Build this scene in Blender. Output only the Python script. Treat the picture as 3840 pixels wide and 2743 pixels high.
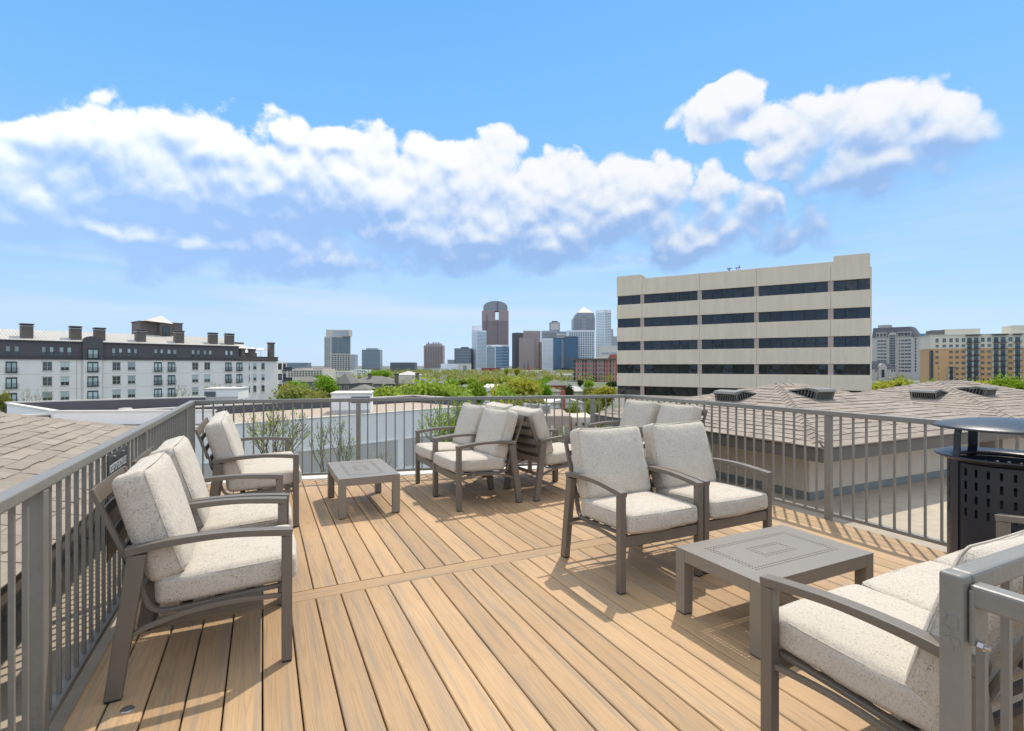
import bpy, math, random
import numpy as np
from mathutils import Vector, Matrix

for o in list(bpy.data.objects):
    bpy.data.objects.remove(o, do_unlink=True)
S = bpy.context.scene
COL = S.collection
R = math.radians
RNG = random.Random(7)

# ------------------------------------------------------------------ camera
H, F, CU, CV = 1.42, 1920.0, 1920.0, 1371.5      # eye height, focal length and centre in photo pixels
cd = bpy.data.cameras.new('camera'); cam = bpy.data.objects.new('camera', cd); COL.objects.link(cam)
cam.location = (0, 0, H); cam.rotation_euler = (R(90), 0, 0)
cd.sensor_width = 36; cd.lens = 18.0; cd.clip_start = 0.03; cd.clip_end = 30000
S.camera = cam

# ------------------------------------------------------------------ light
SUN_AZ, SUN_EL = R(25), R(60)                    # azimuth clockwise from +Y
SUN_STRENGTH, SKY_STRENGTH, EXPOSURE = 2.0, 0.14, 0.84
sd = bpy.data.lights.new('sun', 'SUN'); sun = bpy.data.objects.new('sun', sd); COL.objects.link(sun)
sd.energy = SUN_STRENGTH; sd.angle = R(0.8); sd.color = (1.0, 0.925, 0.81)
sdir = Vector((math.sin(SUN_AZ)*math.cos(SUN_EL), math.cos(SUN_AZ)*math.cos(SUN_EL), math.sin(SUN_EL)))
sun.rotation_euler = sdir.to_track_quat('Z', 'Y').to_euler()
sun.location = sdir*50
S.view_settings.view_transform = 'Standard'; S.view_settings.look = 'None'
S.view_settings.gamma = 1; S.view_settings.exposure = EXPOSURE
S.view_settings.use_curve_mapping = False
S.render.engine = 'CYCLES'
S.cycles.use_denoising = True
try: S.cycles.denoiser = 'OPENIMAGEDENOISE'
except Exception: pass
S.cycles.use_adaptive_sampling = True; S.cycles.adaptive_threshold = 0.02
S.cycles.max_bounces = 5; S.cycles.diffuse_bounces = 3; S.cycles.glossy_bounces = 2
S.cycles.transmission_bounces = 4; S.cycles.transparent_max_bounces = 8

class NT:
    """tiny helper round a node tree"""
    def __init__(s, tree): s.t = tree; s.n = tree.nodes; s.l = tree.links
    def new(s, typ, **kw):
        n = s.n.new(typ)
        for k, v in kw.items(): setattr(n, k, v)
        return n
    def put(s, sock, val):
        if isinstance(val, bpy.types.NodeSocket): s.l.new(val, sock)
        else: sock.default_value = val
    def math(s, op, a, b=0.0, c=None, clamp=False):
        n = s.new('ShaderNodeMath', operation=op); n.use_clamp = clamp
        s.put(n.inputs[0], a); s.put(n.inputs[1], b)
        if c is not None: s.put(n.inputs[2], c)
        return n.outputs[0]
    def mix(s, fac, a, b, blend='MIX'):
        n = s.new('ShaderNodeMix', data_type='RGBA', blend_type=blend)
        s.put(n.inputs[0], fac); s.put(n.inputs[6], a); s.put(n.inputs[7], b)
        return n.outputs[2]
    def ramp(s, fac, lo, hi, a=0.0, b=1.0, smooth=True):
        n = s.new('ShaderNodeMapRange'); n.interpolation_type = 'SMOOTHSTEP' if smooth else 'LINEAR'
        s.put(n.inputs[0], fac); n.inputs[1].default_value = lo; n.inputs[2].default_value = hi
        n.inputs[3].default_value = a; n.inputs[4].default_value = b
        return n.outputs[0]
    def noise(s, vec, scale, detail=3.0, rough=0.5, dist=0.0):
        n = s.new('ShaderNodeTexNoise'); s.put(n.inputs['Vector'], vec)
        n.inputs['Scale'].default_value = scale; n.inputs['Detail'].default_value = detail
        n.inputs['Roughness'].default_value = rough; n.inputs['Distortion'].default_value = dist
        return n.outputs[0]
    def xyz(s, x, y, z):
        n = s.new('ShaderNodeCombineXYZ'); s.put(n.inputs[0], x); s.put(n.inputs[1], y); s.put(n.inputs[2], z)
        return n.outputs[0]

def sky_angles(ud, vd):
    """photo position (on the 2273 px wide view) -> azimuth, elevation"""
    k = 3840/2273.0
    az = math.atan((ud*k-CU)/F)
    return az, math.atan((CV-vd*k)/F*math.cos(az))

# cumulus banks: centre and half sizes read off the 2273 px wide view
CLOUDS = [(60,410,330,165),(330,440,330,175),(590,440,310,175),(800,440,220,150),(655,305,60,52),(742,312,62,52),
          (470,330,150,75),(120,310,170,70),(990,430,150,130),(1110,385,85,90),(1000,355,70,60),(1190,460,190,120),(1435,415,120,105),
          (1350,480,200,105),(1600,455,72,92),(1640,500,90,75),(1080,530,370,78),(380,530,580,78),(1560,540,190,60),(1180,500,230,110),
          (1640,215,80,66),(1590,255,110,66),(1720,275,90,60),(1790,300,175,90),(1960,285,150,95),(2080,290,140,88),(1960,375,210,75),
          (1825,505,75,80,.65),(1480,575,300,45,.5),(-320,390,260,140)]
EXP = 2.0**EXPOSURE

def build_sky():
    g = bpy.data.node_groups.new('cloud_density', 'ShaderNodeTree')
    for nm in ('az', 'el', 'detail'): g.interface.new_socket(nm, in_out='INPUT', socket_type='NodeSocketFloat')
    g.interface.new_socket('d', in_out='OUTPUT', socket_type='NodeSocketFloat')
    g.interface.new_socket('shape', in_out='OUTPUT', socket_type='NodeSocketFloat')
    N = NT(g); gi = N.new('NodeGroupInput'); go = N.new('NodeGroupOutput')
    az, el, det = gi.outputs[0], gi.outputs[1], gi.outputs[2]
    # soft distortion so that the banks billow
    p0 = N.xyz(az, el, 3.0); wob = N.new('ShaderNodeTexNoise'); N.l.new(p0, wob.inputs['Vector']); wob.inputs['Scale'].default_value = 9.0; wob.inputs['Detail'].default_value = 1.0
    ws = N.new('ShaderNodeSeparateXYZ'); N.l.new(wob.outputs[1], ws.inputs[0])
    azw = N.math('MULTIPLY_ADD', N.math('SUBTRACT', ws.outputs[0], 0.5), 0.09, az); elw = N.math('MULTIPLY_ADD', N.math('SUBTRACT', ws.outputs[1], 0.5), 0.05, el)
    tot = None
    for (cx, cy, rx, ry, *pk) in CLOUDS:
        a, e = sky_angles(cx, cy); a2, _ = sky_angles(cx+rx, cy); _, e2 = sky_angles(cx, cy-ry)
        dx = N.math('MULTIPLY_ADD', azw, 1/(a2-a), -a/(a2-a))
        dy = N.math('MULTIPLY_ADD', elw, 1/(e2-e), -e/(e2-e))
        q = N.math('MULTIPLY_ADD', dy, dy, N.math('MULTIPLY', dx, dx))
        b = N.math('SUBTRACT', pk[0] if pk else 1.0, N.math('SQRT', q))
        tot = b if tot is None else N.math('SMOOTH_MAX', tot, b, 0.2)
    # unseen cumulus beyond the view, added and thickened for white fill light
    out_f = N.math('MAXIMUM', N.ramp(N.math('ABSOLUTE', az), 0.85, 1.05), N.ramp(el, 0.68, 0.85))
    d3 = N.new('ShaderNodeCombineXYZ'); ce = N.math('COSINE', el)
    N.l.new(N.math('MULTIPLY', N.math('SINE', az), ce), d3.inputs[0]); N.l.new(N.math('MULTIPLY', N.math('COSINE', az), ce), d3.inputs[1]); N.l.new(N.math('SINE', el), d3.inputs[2])
    low = N.noise(d3.outputs[0], 3.2, 2.0)
    bank = N.math('SUBTRACT', N.math('MULTIPLY', N.math('SUBTRACT', low, 0.41), 6.0), N.math('MULTIPLY', N.math('SUBTRACT', 1.0, out_f), 4.0))
    tot = N.math('MAXIMUM', tot, N.math('MINIMUM', bank, 0.8))
    tot = N.math('MINIMUM', tot, N.math('MULTIPLY_ADD', tot, 3.5, 0.35))       # no stray puffs far outside a bank
    f1n = N.new('ShaderNodeTexNoise'); N.l.new(d3.outputs[0], f1n.inputs['Vector']); f1n.inputs['Scale'].default_value = 9.5; f1n.inputs['Roughness'].default_value = 0.58
    N.l.new(det, f1n.inputs['Detail'])
    vo = N.new('ShaderNodeTexVoronoi', feature='F1'); vo.inputs['Scale'].default_value = 13.0
    vo.inputs['Detail'].default_value = 1.0; vo.inputs['Roughness'].default_value = 0.5; vo.inputs['Lacunarity'].default_value = 2.3
    wv = N.new('ShaderNodeVectorMath', operation='MULTIPLY_ADD'); N.l.new(f1n.outputs[1], wv.inputs[0]); wv.inputs[1].default_value = (0.05, 0.05, 0.05); N.l.new(d3.outputs[0], wv.inputs[2])
    N.l.new(wv.outputs[0], vo.inputs['Vector'])
    n = N.math('MULTIPLY_ADD', N.math('SUBTRACT', f1n.outputs[0], 0.5), 1.65, 0.38)
    n = N.math('ADD', n, N.math('MULTIPLY', N.math('SUBTRACT', 0.45, vo.outputs['Distance']), 0.75))
    N.l.new(N.math('ADD', N.math('MAXIMUM', tot, -2.0), n), go.inputs[0]); N.l.new(tot, go.inputs[1])

    w = bpy.data.worlds.new('World'); S.world = w; w.use_nodes = True
    w.cycles.sampling_method = 'MANUAL'; w.cycles.sample_map_resolution = 256
    N = NT(w.node_tree); N.n.clear()
    sky = N.new('ShaderNodeTexSky', sky_type='NISHITA'); sky.sun_disc = False
    sky.sun_elevation = SUN_EL; sky.sun_rotation = SUN_AZ; sky.altitude = 150
    sky.air_density = 1.0; sky.dust_density = 0.6; sky.ozone_density = 3.0
    tc = N.new('ShaderNodeTexCoord'); sp = N.new('ShaderNodeSeparateXYZ'); N.l.new(tc.outputs['Generated'], sp.inputs[0])
    az = N.math('ARCTAN2', sp.outputs[0], sp.outputs[1])
    el = N.math('ARCSINE', sp.outputs[2])
    def dens(a, e, d):
        n = N.new('ShaderNodeGroup'); n.node_tree = g; N.put(n.inputs[0], a); N.put(n.inputs[1], e); N.put(n.inputs[2], d); return n.outputs
    d0 = dens(az, el, 5.0)[0]
    d1 = dens(N.math('ADD', az, 0.003), N.math('ADD', el, 0.016), 3.0)[0]
    diff = N.math('SUBTRACT', d0, d1)
    # flat undersides: one base height for the long bank, a higher one for the bank to the right
    e_lo, e_hi, a_sw = sky_angles(700, 520)[1], sky_angles(1900, 400)[1], sky_angles(1700, 300)[0]
    base = N.math('MULTIPLY_ADD', N.ramp(az, a_sw-0.06, a_sw+0.06), e_hi-e_lo, e_lo)
    hgt = N.math('SUBTRACT', el, base)
    sa, se = sky_angles(520, 420); shx = N.math('MULTIPLY', N.math('SUBTRACT', az, sa), 1/0.30); shy = N.math('MULTIPLY', N.math('SUBTRACT', el, se), 1/0.085)
    shade = N.ramp(N.math('MULTIPLY_ADD', shx, shx, N.math('MULTIPLY', shy, shy)), 1.3, 0.1)
    top = N.ramp(hgt, 0.015, 0.10)
    alpha = N.math('ADD', N.math('MULTIPLY', top, N.ramp(d0, 0.0, 0.26)), N.math('MULTIPLY', N.math('SUBTRACT', 1.0, top), N.ramp(d0, -0.05, 0.60)))
    lit = N.math('MULTIPLY_ADD', N.ramp(hgt, -0.06, 0.14, 0.0, 1.0), 0.62, 0.04)
    lit = N.math('MULTIPLY_ADD', diff, 0.95, lit)
    lit = N.math('MULTIPLY_ADD', shade, -0.26, lit)
    lit = N.math('MAXIMUM', N.math('MINIMUM', lit, 1.0), 0.0)
    k = SKY_STRENGTH; kk = k*EXP
    cr = N.new('ShaderNodeValToRGB'); cr.color_ramp.interpolation = 'LINEAR'; e_ = cr.color_ramp.elements
    e_[0].position = 0.0; e_[0].color = (0.32, 0.50, 0.83, 1); e_[1].position = 1.0; e_[1].color = (0.95, 0.95, 0.97, 1)
    for p_, c_ in ((0.22, (0.44, 0.59, 0.87, 1)), (0.48, (0.68, 0.77, 0.92, 1)), (0.74, (0.89, 0.91, 0.95, 1))):
        x = e_.new(p_); x.color = c_
    N.l.new(lit, cr.inputs[0])
    sc_ = N.new('ShaderNodeVectorMath', operation='SCALE'); N.l.new(cr.outputs[0], sc_.inputs[0]); 
    # clouds opposite the sun, out of view, are brightened to add fill light
    away = N.math('MULTIPLY_ADD', N.math('ADD', N.math('MULTIPLY', sp.outputs[0], math.sin(SUN_AZ)), N.math('MULTIPLY', sp.outputs[1], math.cos(SUN_AZ))), -0.38/kk, 1.38/kk)
    N.l.new(away, sc_.inputs['Scale'])
    # clear air: sky texture graded towards the photograph's blue by height
    gr = N.new('ShaderNodeValToRGB'); e_ = gr.color_ramp.elements
    e_[0].position = 0.0; e_[0].color = (0.50, 0.69, 0.94, 1); e_[1].position = 1.0; e_[1].color = (0.05, 0.27, 0.76, 1)
    for p_, c_ in ((0.05, (0.45, 0.665, 0.945, 1)), (0.12, (0.34, 0.61, 0.955, 1)), (0.25, (0.205, 0.53, 0.96, 1)), (0.40, (0.125, 0.44, 0.94, 1)), (0.7, (0.07, 0.32, 0.82, 1))):
        x = e_.new(p_); x.color = c_
    N.l.new(N.math('MULTIPLY', el, 2/math.pi), gr.inputs[0])
    s2 = N.new('ShaderNodeVectorMath', operation='SCALE'); N.l.new(gr.outputs[0], s2.inputs[0]); s2.inputs['Scale'].default_value = 1.0/kk
    air = N.mix(0.88, sky.outputs[0], s2.outputs[0])
    veil = N.noise(N.xyz(N.math('MULTIPLY', az, 1.6), N.math('MULTIPLY', el, 16.0), 1.0), 1.0, 4.0, 0.55)
    veil = N.math('MULTIPLY', N.ramp(veil, 0.42, 0.75), N.math('MULTIPLY', N.ramp(el, 0.0, 0.10), N.ramp(el, 0.34, 0.14)))
    air = N.mix(N.math('MULTIPLY', veil, 0.55), air, (0.74/kk, 0.83/kk, 0.95/kk, 1))
    above = N.ramp(el, -0.005, 0.02)
    col = N.mix(N.math('MULTIPLY', N.math('MULTIPLY', alpha, 0.95), above), air, sc_.outputs[0])
    bg = N.new('ShaderNodeBackground'); N.l.new(col, bg.inputs[0]); bg.inputs[1].default_value = k
    out = N.new('ShaderNodeOutputWorld'); N.l.new(bg.outputs[0], out.inputs[0])
build_sky()

# ------------------------------------------------------------------ mesh helpers
class MB:
    def __init__(s): s.v = []; s.f = []; s.mi = []; s.m = 0
    def add(s, vs, fs):
        b = len(s.v); s.v += [tuple(p) for p in vs]
        for f in fs: s.f.append([b+i for i in f]); s.mi.append(s.m)
        return s
    def box(s, c, d, rz=0.0):
        cx, cy, cz = c; hx, hy, hz = d[0]/2, d[1]/2, d[2]/2
        co, si = math.cos(rz), math.sin(rz); vs = []
        for z in (-hz, hz):
            for x, y in ((-hx,-hy),(hx,-hy),(hx,hy),(-hx,hy)):
                vs.append((cx+co*x-si*y, cy+si*x+co*y, cz+z))
        return s.hexa(vs)
    def bb(s, x0, x1, y0, y1, z0, z1):
        return s.box(((x0+x1)/2, (y0+y1)/2, (z0+z1)/2), (x1-x0, y1-y0, z1-z0))
    def hexa(s, vs):
        return s.add(vs, [(3,2,1,0),(4,5,6,7),(0,1,5,4),(1,2,6,5),(2,3,7,6),(3,0,4,7)])
    def prism(s, poly, z0, z1):
        n = len(poly)
        vs = [(x, y, z0) for x, y in poly]+[(x, y, z1) for x, y in poly]
        fs = [list(range(n))[::-1], list(range(n, 2*n))]+[(i, (i+1) % n, n+(i+1) % n, n+i) for i in range(n)]
        return s.add(vs, fs)
    def extrude_x(s, poly, x0, x1):          # poly of (y, z), counter-clockwise seen from +x
        n = len(poly)
        vs = [(x0, y, z) for y, z in poly]+[(x1, y, z) for y, z in poly]
        fs = [list(range(n))[::-1], list(range(n, 2*n))]+[(i, (i+1) % n, n+(i+1) % n, n+i) for i in range(n)]
        return s.add(vs, fs)
    def ribbon_x(s, path, th, x0, x1):       # bar whose side view follows path of (y,z); th thickness or list
        n = len(path); up = []; dn = []
        for i, (y, z) in enumerate(path):
            a = path[max(i-1, 0)]; b = path[min(i+1, n-1)]
            ty, tz = b[0]-a[0], b[1]-a[1]; L = math.hypot(ty, tz) or 1
            t = th[i] if isinstance(th, (list, tuple)) else th
            up.append((y-tz/L*t/2, z+ty/L*t/2)); dn.append((y+tz/L*t/2, z-ty/L*t/2))
        vs = []
        for x in (x0, x1):
            vs += [(x, y, z) for y, z in up]+[(x, y, z) for y, z in dn]
        m = 2*n; fs = []
        for i in range(n-1):
            fs += [(i, n+i, n+i+1, i+1), (m+i, m+i+1, m+n+i+1, m+n+i), (i, i+1, m+i+1, m+i), (n+i, m+n+i, m+n+i+1, n+i+1)]
        fs += [(0, m, m+n, n), (n-1, 2*n-1, m+2*n-1, m+n-1)]
        return s.add(vs, fs)
    def tube(s, path, r, n=6, cap=True):
        P = [Vector(p) for p in path]; k = len(P); rings = []
        up = Vector((0, 0, 1)); base = len(s.v)
        for i in range(k):
            t = (P[min(i+1, k-1)]-P[max(i-1, 0)]).normalized()
            a = t.cross(up if abs(t.z) < 0.95 else Vector((1, 0, 0))).normalized(); b = t.cross(a).normalized()
            rr = r[i] if isinstance(r, (list, tuple)) else r
            for j in range(n):
                q = P[i]+(a*math.cos(2*math.pi*j/n)+b*math.sin(2*math.pi*j/n))*rr
                s.v.append(tuple(q))
        for i in range(k-1):
            for j in range(n):
                s.f.append([base+i*n+j, base+i*n+(j+1) % n, base+(i+1)*n+(j+1) % n, base+(i+1)*n+j]); s.mi.append(s.m)
        if cap:
            s.f.append([base+j for j in range(n)][::-1]); s.f.append([base+(k-1)*n+j for j in range(n)]); s.mi += [s.m, s.m]
        return s
    def lathe(s, prof, n=32, cx=0, cy=0, close=False):
        base = len(s.v); k = len(prof)
        for (r, z) in prof:
            for j in range(n):
                a = 2*math.pi*j/n; s.v.append((cx+r*math.cos(a), cy+r*math.sin(a), z))
        for i in range(k-1 if not close else k):
            i2 = (i+1) % k
            for j in range(n):
                s.f.append([base+i*n+j, base+i*n+(j+1) % n, base+i2*n+(j+1) % n, base+i2*n+j]); s.mi.append(s.m)
        return s
    def mesh(s, name, mats, smooth=False):
        me = bpy.data.meshes.new(name); me.from_pydata(s.v, [], s.f)
        for m in (mats if isinstance(mats, (list, tuple)) else [mats]): me.materials.append(m)
        if any(s.mi): me.polygons.foreach_set('material_index', s.mi)
        if smooth: me.polygons.foreach_set('use_smooth', [True]*len(me.polygons))
        me.update(); return me
    def build(s, name, mats, parent=None, smooth=False, bevel=0.0, seg=2):
        o = link(name, s.mesh(name, mats, smooth), parent)
        if bevel: add_bevel(o, bevel, seg)
        return o

def add_bevel(o, w, seg=2):
    m = o.modifiers.new('bevel', 'BEVEL'); m.width = w; m.segments = seg; m.limit_method = 'ANGLE'; m.angle_limit = R(40)
    return o
def link(name, data, parent=None):
    o = bpy.data.objects.new(name, data); COL.objects.link(o)
    if parent: o.parent = parent
    return o
def tag(o, label=None, cat=None, group=None, kind=None):
    if label: o['label'] = label
    if cat: o['category'] = cat
    if group: o['group'] = group
    if kind: o['kind'] = kind
    return o
def thing(name, label, cat, loc=(0, 0, 0), rz=0.0, group=None):
    o = link(name, None); o.location = loc; o.rotation_euler = (0, 0, rz); o.empty_display_size = 0.2
    return tag(o, label, cat, group)
def copy_tree(o, parent=None):
    c = o.copy(); COL.objects.link(c)
    if parent: c.parent = parent
    for ch in o.children: copy_tree(ch, c)
    return c

# pixel -> place helpers (u, v in photo pixels; the depth is always given or comes from the ground)
TH = R(26.0); E2 = Vector((math.cos(TH), math.sin(TH))); E1 = Vector((-math.sin(TH), math.cos(TH)))
def PQ(p, q): return (E1.x*p+E2.x*q, E1.y*p+E2.y*q)          # deck coordinates: p along the boards, q across
def PX(u, Y): return ((u-CU)/F*Y, Y)
def PZ(v, Y): return H+(CV-v)/F*Y
GROUND = -11.0
def s_at(u, A, d):                                             # where a sight line meets the plan line A + s d
    r = (u-CU)/F; return (r*A[1]-A[0])/(d[0]-r*d[1])

# ------------------------------------------------------------------ materials
def mat(name, col, rough=0.6, var=0.12, vscale=3.0, bump=0.0, bscale=60.0, metal=0.0, spec=0.5, stretch=None, rnd=0.0):
    m = bpy.data.materials.new(name); m.use_nodes = True; N = NT(m.node_tree); b = N.n['Principled BSDF']
    b.inputs['Roughness'].default_value = rough; b.inputs['Metallic'].default_value = metal
    b.inputs['Specular IOR Level'].default_value = spec
    tc = N.new('ShaderNodeTexCoord'); vec = tc.outputs['Object']
    if stretch:
        mp = N.new('ShaderNodeMapping'); mp.inputs['Scale'].default_value = stretch; N.l.new(vec, mp.inputs[0]); vec = mp.outputs[0]
    c = (*col, 1)
    if var or rnd:
        n1 = N.noise(vec, vscale, 5.0, 0.6); n2 = N.noise(vec, vscale*9, 3.0, 0.6)
        f = N.math('ADD', N.math('MULTIPLY', N.math('SUBTRACT', n1, 0.5), 2.4*var), N.math('MULTIPLY', N.math('SUBTRACT', n2, 0.5), 1.6*var))
        if rnd:
            oi = N.new('ShaderNodeObjectInfo')
            f = N.math('ADD', f, N.math('MULTIPLY', N.math('SUBTRACT', oi.outputs['Random'], 0.5), 2*rnd))
        hs = N.new('ShaderNodeHueSaturation'); hs.inputs['Color'].default_value = c
        N.l.new(N.math('ADD', 1.0, f), hs.inputs['Value']); N.l.new(hs.outputs[0], b.inputs['Base Color'])
        N.l.new(N.math('ADD', rough, N.math('MULTIPLY', N.math('SUBTRACT', n2, 0.5), 0.25), clamp=True), b.inputs['Roughness'])
    else: b.inputs['Base Color'].default_value = c
    if bump:
        bn = N.new('ShaderNodeBump'); bn.inputs['Strength'].default_value = bump; bn.inputs['Distance'].default_value = 0.01
        N.l.new(N.noise(vec, bscale, 4.0, 0.6), bn.inputs['Height']); N.l.new(bn.outputs[0], b.inputs['Normal'])
    return m

def glass(name, col, rough=0.05, spec=0.6, wav=0.0, wscale=0.4):
    m = bpy.data.materials.new(name); m.use_nodes = True; N = NT(m.node_tree); b = N.n['Principled BSDF']
    b.inputs['Roughness'].default_value = rough; b.inputs['Specular IOR Level'].default_value = spec
    oi = N.new('ShaderNodeObjectInfo'); hs = N.new('ShaderNodeHueSaturation'); hs.inputs['Color'].default_value = (*col, 1)
    N.l.new(N.math('ADD', 0.6, N.math('MULTIPLY', oi.outputs['Random'], 0.8)), hs.inputs['Value']); N.l.new(hs.outputs[0], b.inputs['Base Color'])
    if wav:
        tc = N.new('ShaderNodeTexCoord'); bn = N.new('ShaderNodeBump'); bn.inputs['Strength'].default_value = wav; bn.inputs['Distance'].default_value = 0.2
        N.l.new(N.noise(tc.outputs['Object'], wscale, 2.0), bn.inputs['Height']); N.l.new(bn.outputs[0], b.inputs['Normal'])
    return m

def wood_mat(name, base, grey, dark):
    m = bpy.data.materials.new(name); m.use_nodes = True; N = NT(m.node_tree); b = N.n['Principled BSDF']
    tc = N.new('ShaderNodeTexCoord'); sp = N.new('ShaderNodeSeparateXYZ'); N.l.new(tc.outputs['Object'], sp.inputs[0])
    oi = N.new('ShaderNodeObjectInfo'); rz = N.math('MULTIPLY', oi.outputs['Random'], 60.0)
    x, y = sp.outputs[0], N.math('ADD', sp.outputs[1], rz)
    big = N.noise(N.xyz(N.math('MULTIPLY', x, 11.0), N.math('MULTIPLY', y, 0.42), rz), 1.0, 2.0, 0.45)
    line = N.math('SINE', N.math('MULTIPLY', big, 120.0))
    line = N.ramp(line, 0.25, 0.95)
    fine = N.noise(N.xyz(N.math('MULTIPLY', x, 260.0), N.math('MULTIPLY', y, 5.0), rz), 1.0, 3.0, 0.6)
    streak = N.ramp(N.noise(N.xyz(N.math('MULTIPLY', x, 24.0), N.math('MULTIPLY', y, 1.1), rz), 1.0, 3.0, 0.55), 0.46, 0.68)
    c = N.mix(N.math('MULTIPLY', streak, 0.66), (*base, 1), (*grey, 1))
    c = N.mix(N.math('MULTIPLY', line, 0.16), c, (*dark, 1))
    c = N.mix(N.math('MULTIPLY', N.ramp(fine, 0.5, 0.75), 0.20), c, (*dark, 1))
    hs = N.new('ShaderNodeHueSaturation'); N.l.new(c, hs.inputs['Color'])
    wear = N.noise(tc.outputs['Object'], 1.3, 3.0)
    N.l.new(N.math('ADD', 0.70, N.math('ADD', N.math('MULTIPLY', oi.outputs['Random'], 0.30), N.math('MULTIPLY', wear, 0.30))), hs.inputs['Value'])
    N.l.new(hs.outputs[0], b.inputs['Base Color'])
    N.l.new(N.math('ADD', 0.50, N.math('MULTIPLY', fine, 0.25)), b.inputs['Roughness'])
    b.inputs['Specular IOR Level'].default_value = 0.35
    bn = N.new('ShaderNodeBump'); bn.inputs['Strength'].default_value = 0.35; bn.inputs['Distance'].default_value = 0.002
    N.l.new(N.math('SUBTRACT', fine, N.math('MULTIPLY', line, 0.6)), bn.inputs['Height']); N.l.new(bn.outputs[0], b.inputs['Normal'])
    return m

def fabric_mat(name):
    m = bpy.data.materials.new(name); m.use_nodes = True; N = NT(m.node_tree); b = N.n['Principled BSDF']
    uv = N.new('ShaderNodeUVMap'); sp = N.new('ShaderNodeSeparateXYZ'); N.l.new(uv.outputs[0], sp.inputs[0])
    oi = N.new('ShaderNodeObjectInfo'); rz = N.math('MULTIPLY', oi.outputs['Random'], 40.0)
    x, y = sp.outputs[0], sp.outputs[1]
    h = N.noise(N.xyz(N.math('MULTIPLY', x, 70.0), N.math('MULTIPLY', y, 430.0), rz), 1.0, 2.0, 0.6)
    v = N.noise(N.xyz(N.math('MULTIPLY', x, 430.0), N.math('MULTIPLY', y, 70.0), N.math('ADD', rz, 9.0)), 1.0, 2.0, 0.6)
    patch = N.noise(N.xyz(x, y, rz), 14.0, 3.0, 0.6)
    th = N.math('SUBTRACT', 0.725, N.math('MULTIPLY', patch, 0.20))
    def cut(n): return N.math('MULTIPLY', N.math('SUBTRACT', n, th), 16.0, clamp=True)
    slub = N.math('MAXIMUM', cut(h), cut(v), clamp=True)
    weave = N.math('MAXIMUM', h, v)
    c = N.mix(N.ramp(weave, 0.40, 0.75), (0.60, 0.535, 0.44, 1), (0.48, 0.42, 0.335, 1))
    c = N.mix(N.math('MULTIPLY', slub, 0.80), c, (0.155, 0.118, 0.09, 1))
    N.l.new(c, b.inputs['Base Color']); b.inputs['Roughness'].default_value = 0.9
    b.inputs['Specular IOR Level'].default_value = 0.15
    b.inputs['Sheen Weight'].default_value = 0.15
    tc = N.new('ShaderNodeTexCoord'); wr = N.noise(tc.outputs['Object'], 9.0, 3.0, 0.55, 0.4)
    bn0 = N.new('ShaderNodeBump'); bn0.inputs['Strength'].default_value = 0.55; bn0.inputs['Distance'].default_value = 0.02
    N.l.new(wr, bn0.inputs['Height'])
    bn = N.new('ShaderNodeBump'); bn.inputs['Strength'].default_value = 0.4; bn.inputs['Distance'].default_value = 0.002
    N.l.new(weave, bn.inputs['Height']); N.l.new(bn0.outputs[0], bn.inputs['Normal']); N.l.new(bn.outputs[0], b.inputs['Normal'])
    return m

def leaf_mat(name, col, hue=0.03, trans=0.45):
    m = bpy.data.materials.new(name); m.use_nodes = True; N = NT(m.node_tree); N.n.remove(N.n['Principled BSDF'])
    out = N.n['Material Output']; g = N.new('ShaderNodeNewGeometry'); oi = N.new('ShaderNodeObjectInfo')
    hs = N.new('ShaderNodeHueSaturation'); hs.inputs['Color'].default_value = (*col, 1)
    N.l.new(N.math('ADD', 0.5-hue/2, N.math('MULTIPLY', oi.outputs['Random'], hue)), hs.inputs['Hue'])
    N.l.new(N.math('ADD', 0.65, N.math('MULTIPLY', g.outputs['Random Per Island'], 0.7)), hs.inputs['Value'])
    d = N.new('ShaderNodeBsdfDiffuse'); t = N.new('ShaderNodeBsdfTranslucent'); mx = N.new('ShaderNodeMixShader'); mx.inputs[0].default_value = trans
    N.l.new(hs.outputs[0], d.inputs[0]); N.l.new(hs.outputs[0], t.inputs[0])
    N.l.new(d.outputs[0], mx.inputs[1]); N.l.new(t.outputs[0], mx.inputs[2]); N.l.new(mx.outputs[0], out.inputs[0])
    return m

M = {}
M['wood'] = wood_mat('composite_decking', (0.480, 0.308, 0.160), (0.325, 0.250, 0.172), (0.19, 0.112, 0.055))
M['fabric'] = fabric_mat('slub_fabric')
M['frame'] = mat('taupe_powder_coat', (0.165, 0.138, 0.106), 0.42, 0.06, 4, 0.15, 900)
M['table'] = mat('table_coat_sky_sheen', (0.245, 0.212, 0.170), 0.36, 0.06, 4, 0.12, 900)  # frame coat made lighter: sky reflection on the tops put into the colour
M['frame_dark'] = mat('dark_sling', (0.055, 0.048, 0.042), 0.6, 0.08, 6)
M['rubber'] = mat('black_rubber', (0.02, 0.02, 0.02), 0.7, 0.0)
M['rail'] = mat('grey_rail_paint', (0.215, 0.200, 0.168), 0.43, 0.10, 5, 0.25, 40)
M['steel'] = mat('galvanised_steel', (0.45, 0.44, 0.42), 0.35, 0.1, 20, 0, 0, 0.9)
M['bin'] = mat('navy_black_powder_coat', (0.020, 0.022, 0.030), 0.33, 0.08, 8, 0.12, 300)
M['bin_in'] = mat('black_liner', (0.008, 0.008, 0.009), 0.6, 0.0)
M['sign'] = mat('charcoal_sign', (0.045, 0.048, 0.052), 0.35, 0.05, 6)
M['white_print'] = mat('white_print', (0.80, 0.80, 0.78), 0.5, 0.0)
M['shingle'] = mat('asphalt_shingle', (0.325, 0.268, 0.212), 0.92, 0.16, 3.5, 0.5, 260, rnd=0.11)
M['shingle_base'] = mat('roof_underlay', (0.10, 0.085, 0.07), 0.95, 0.1)
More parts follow.
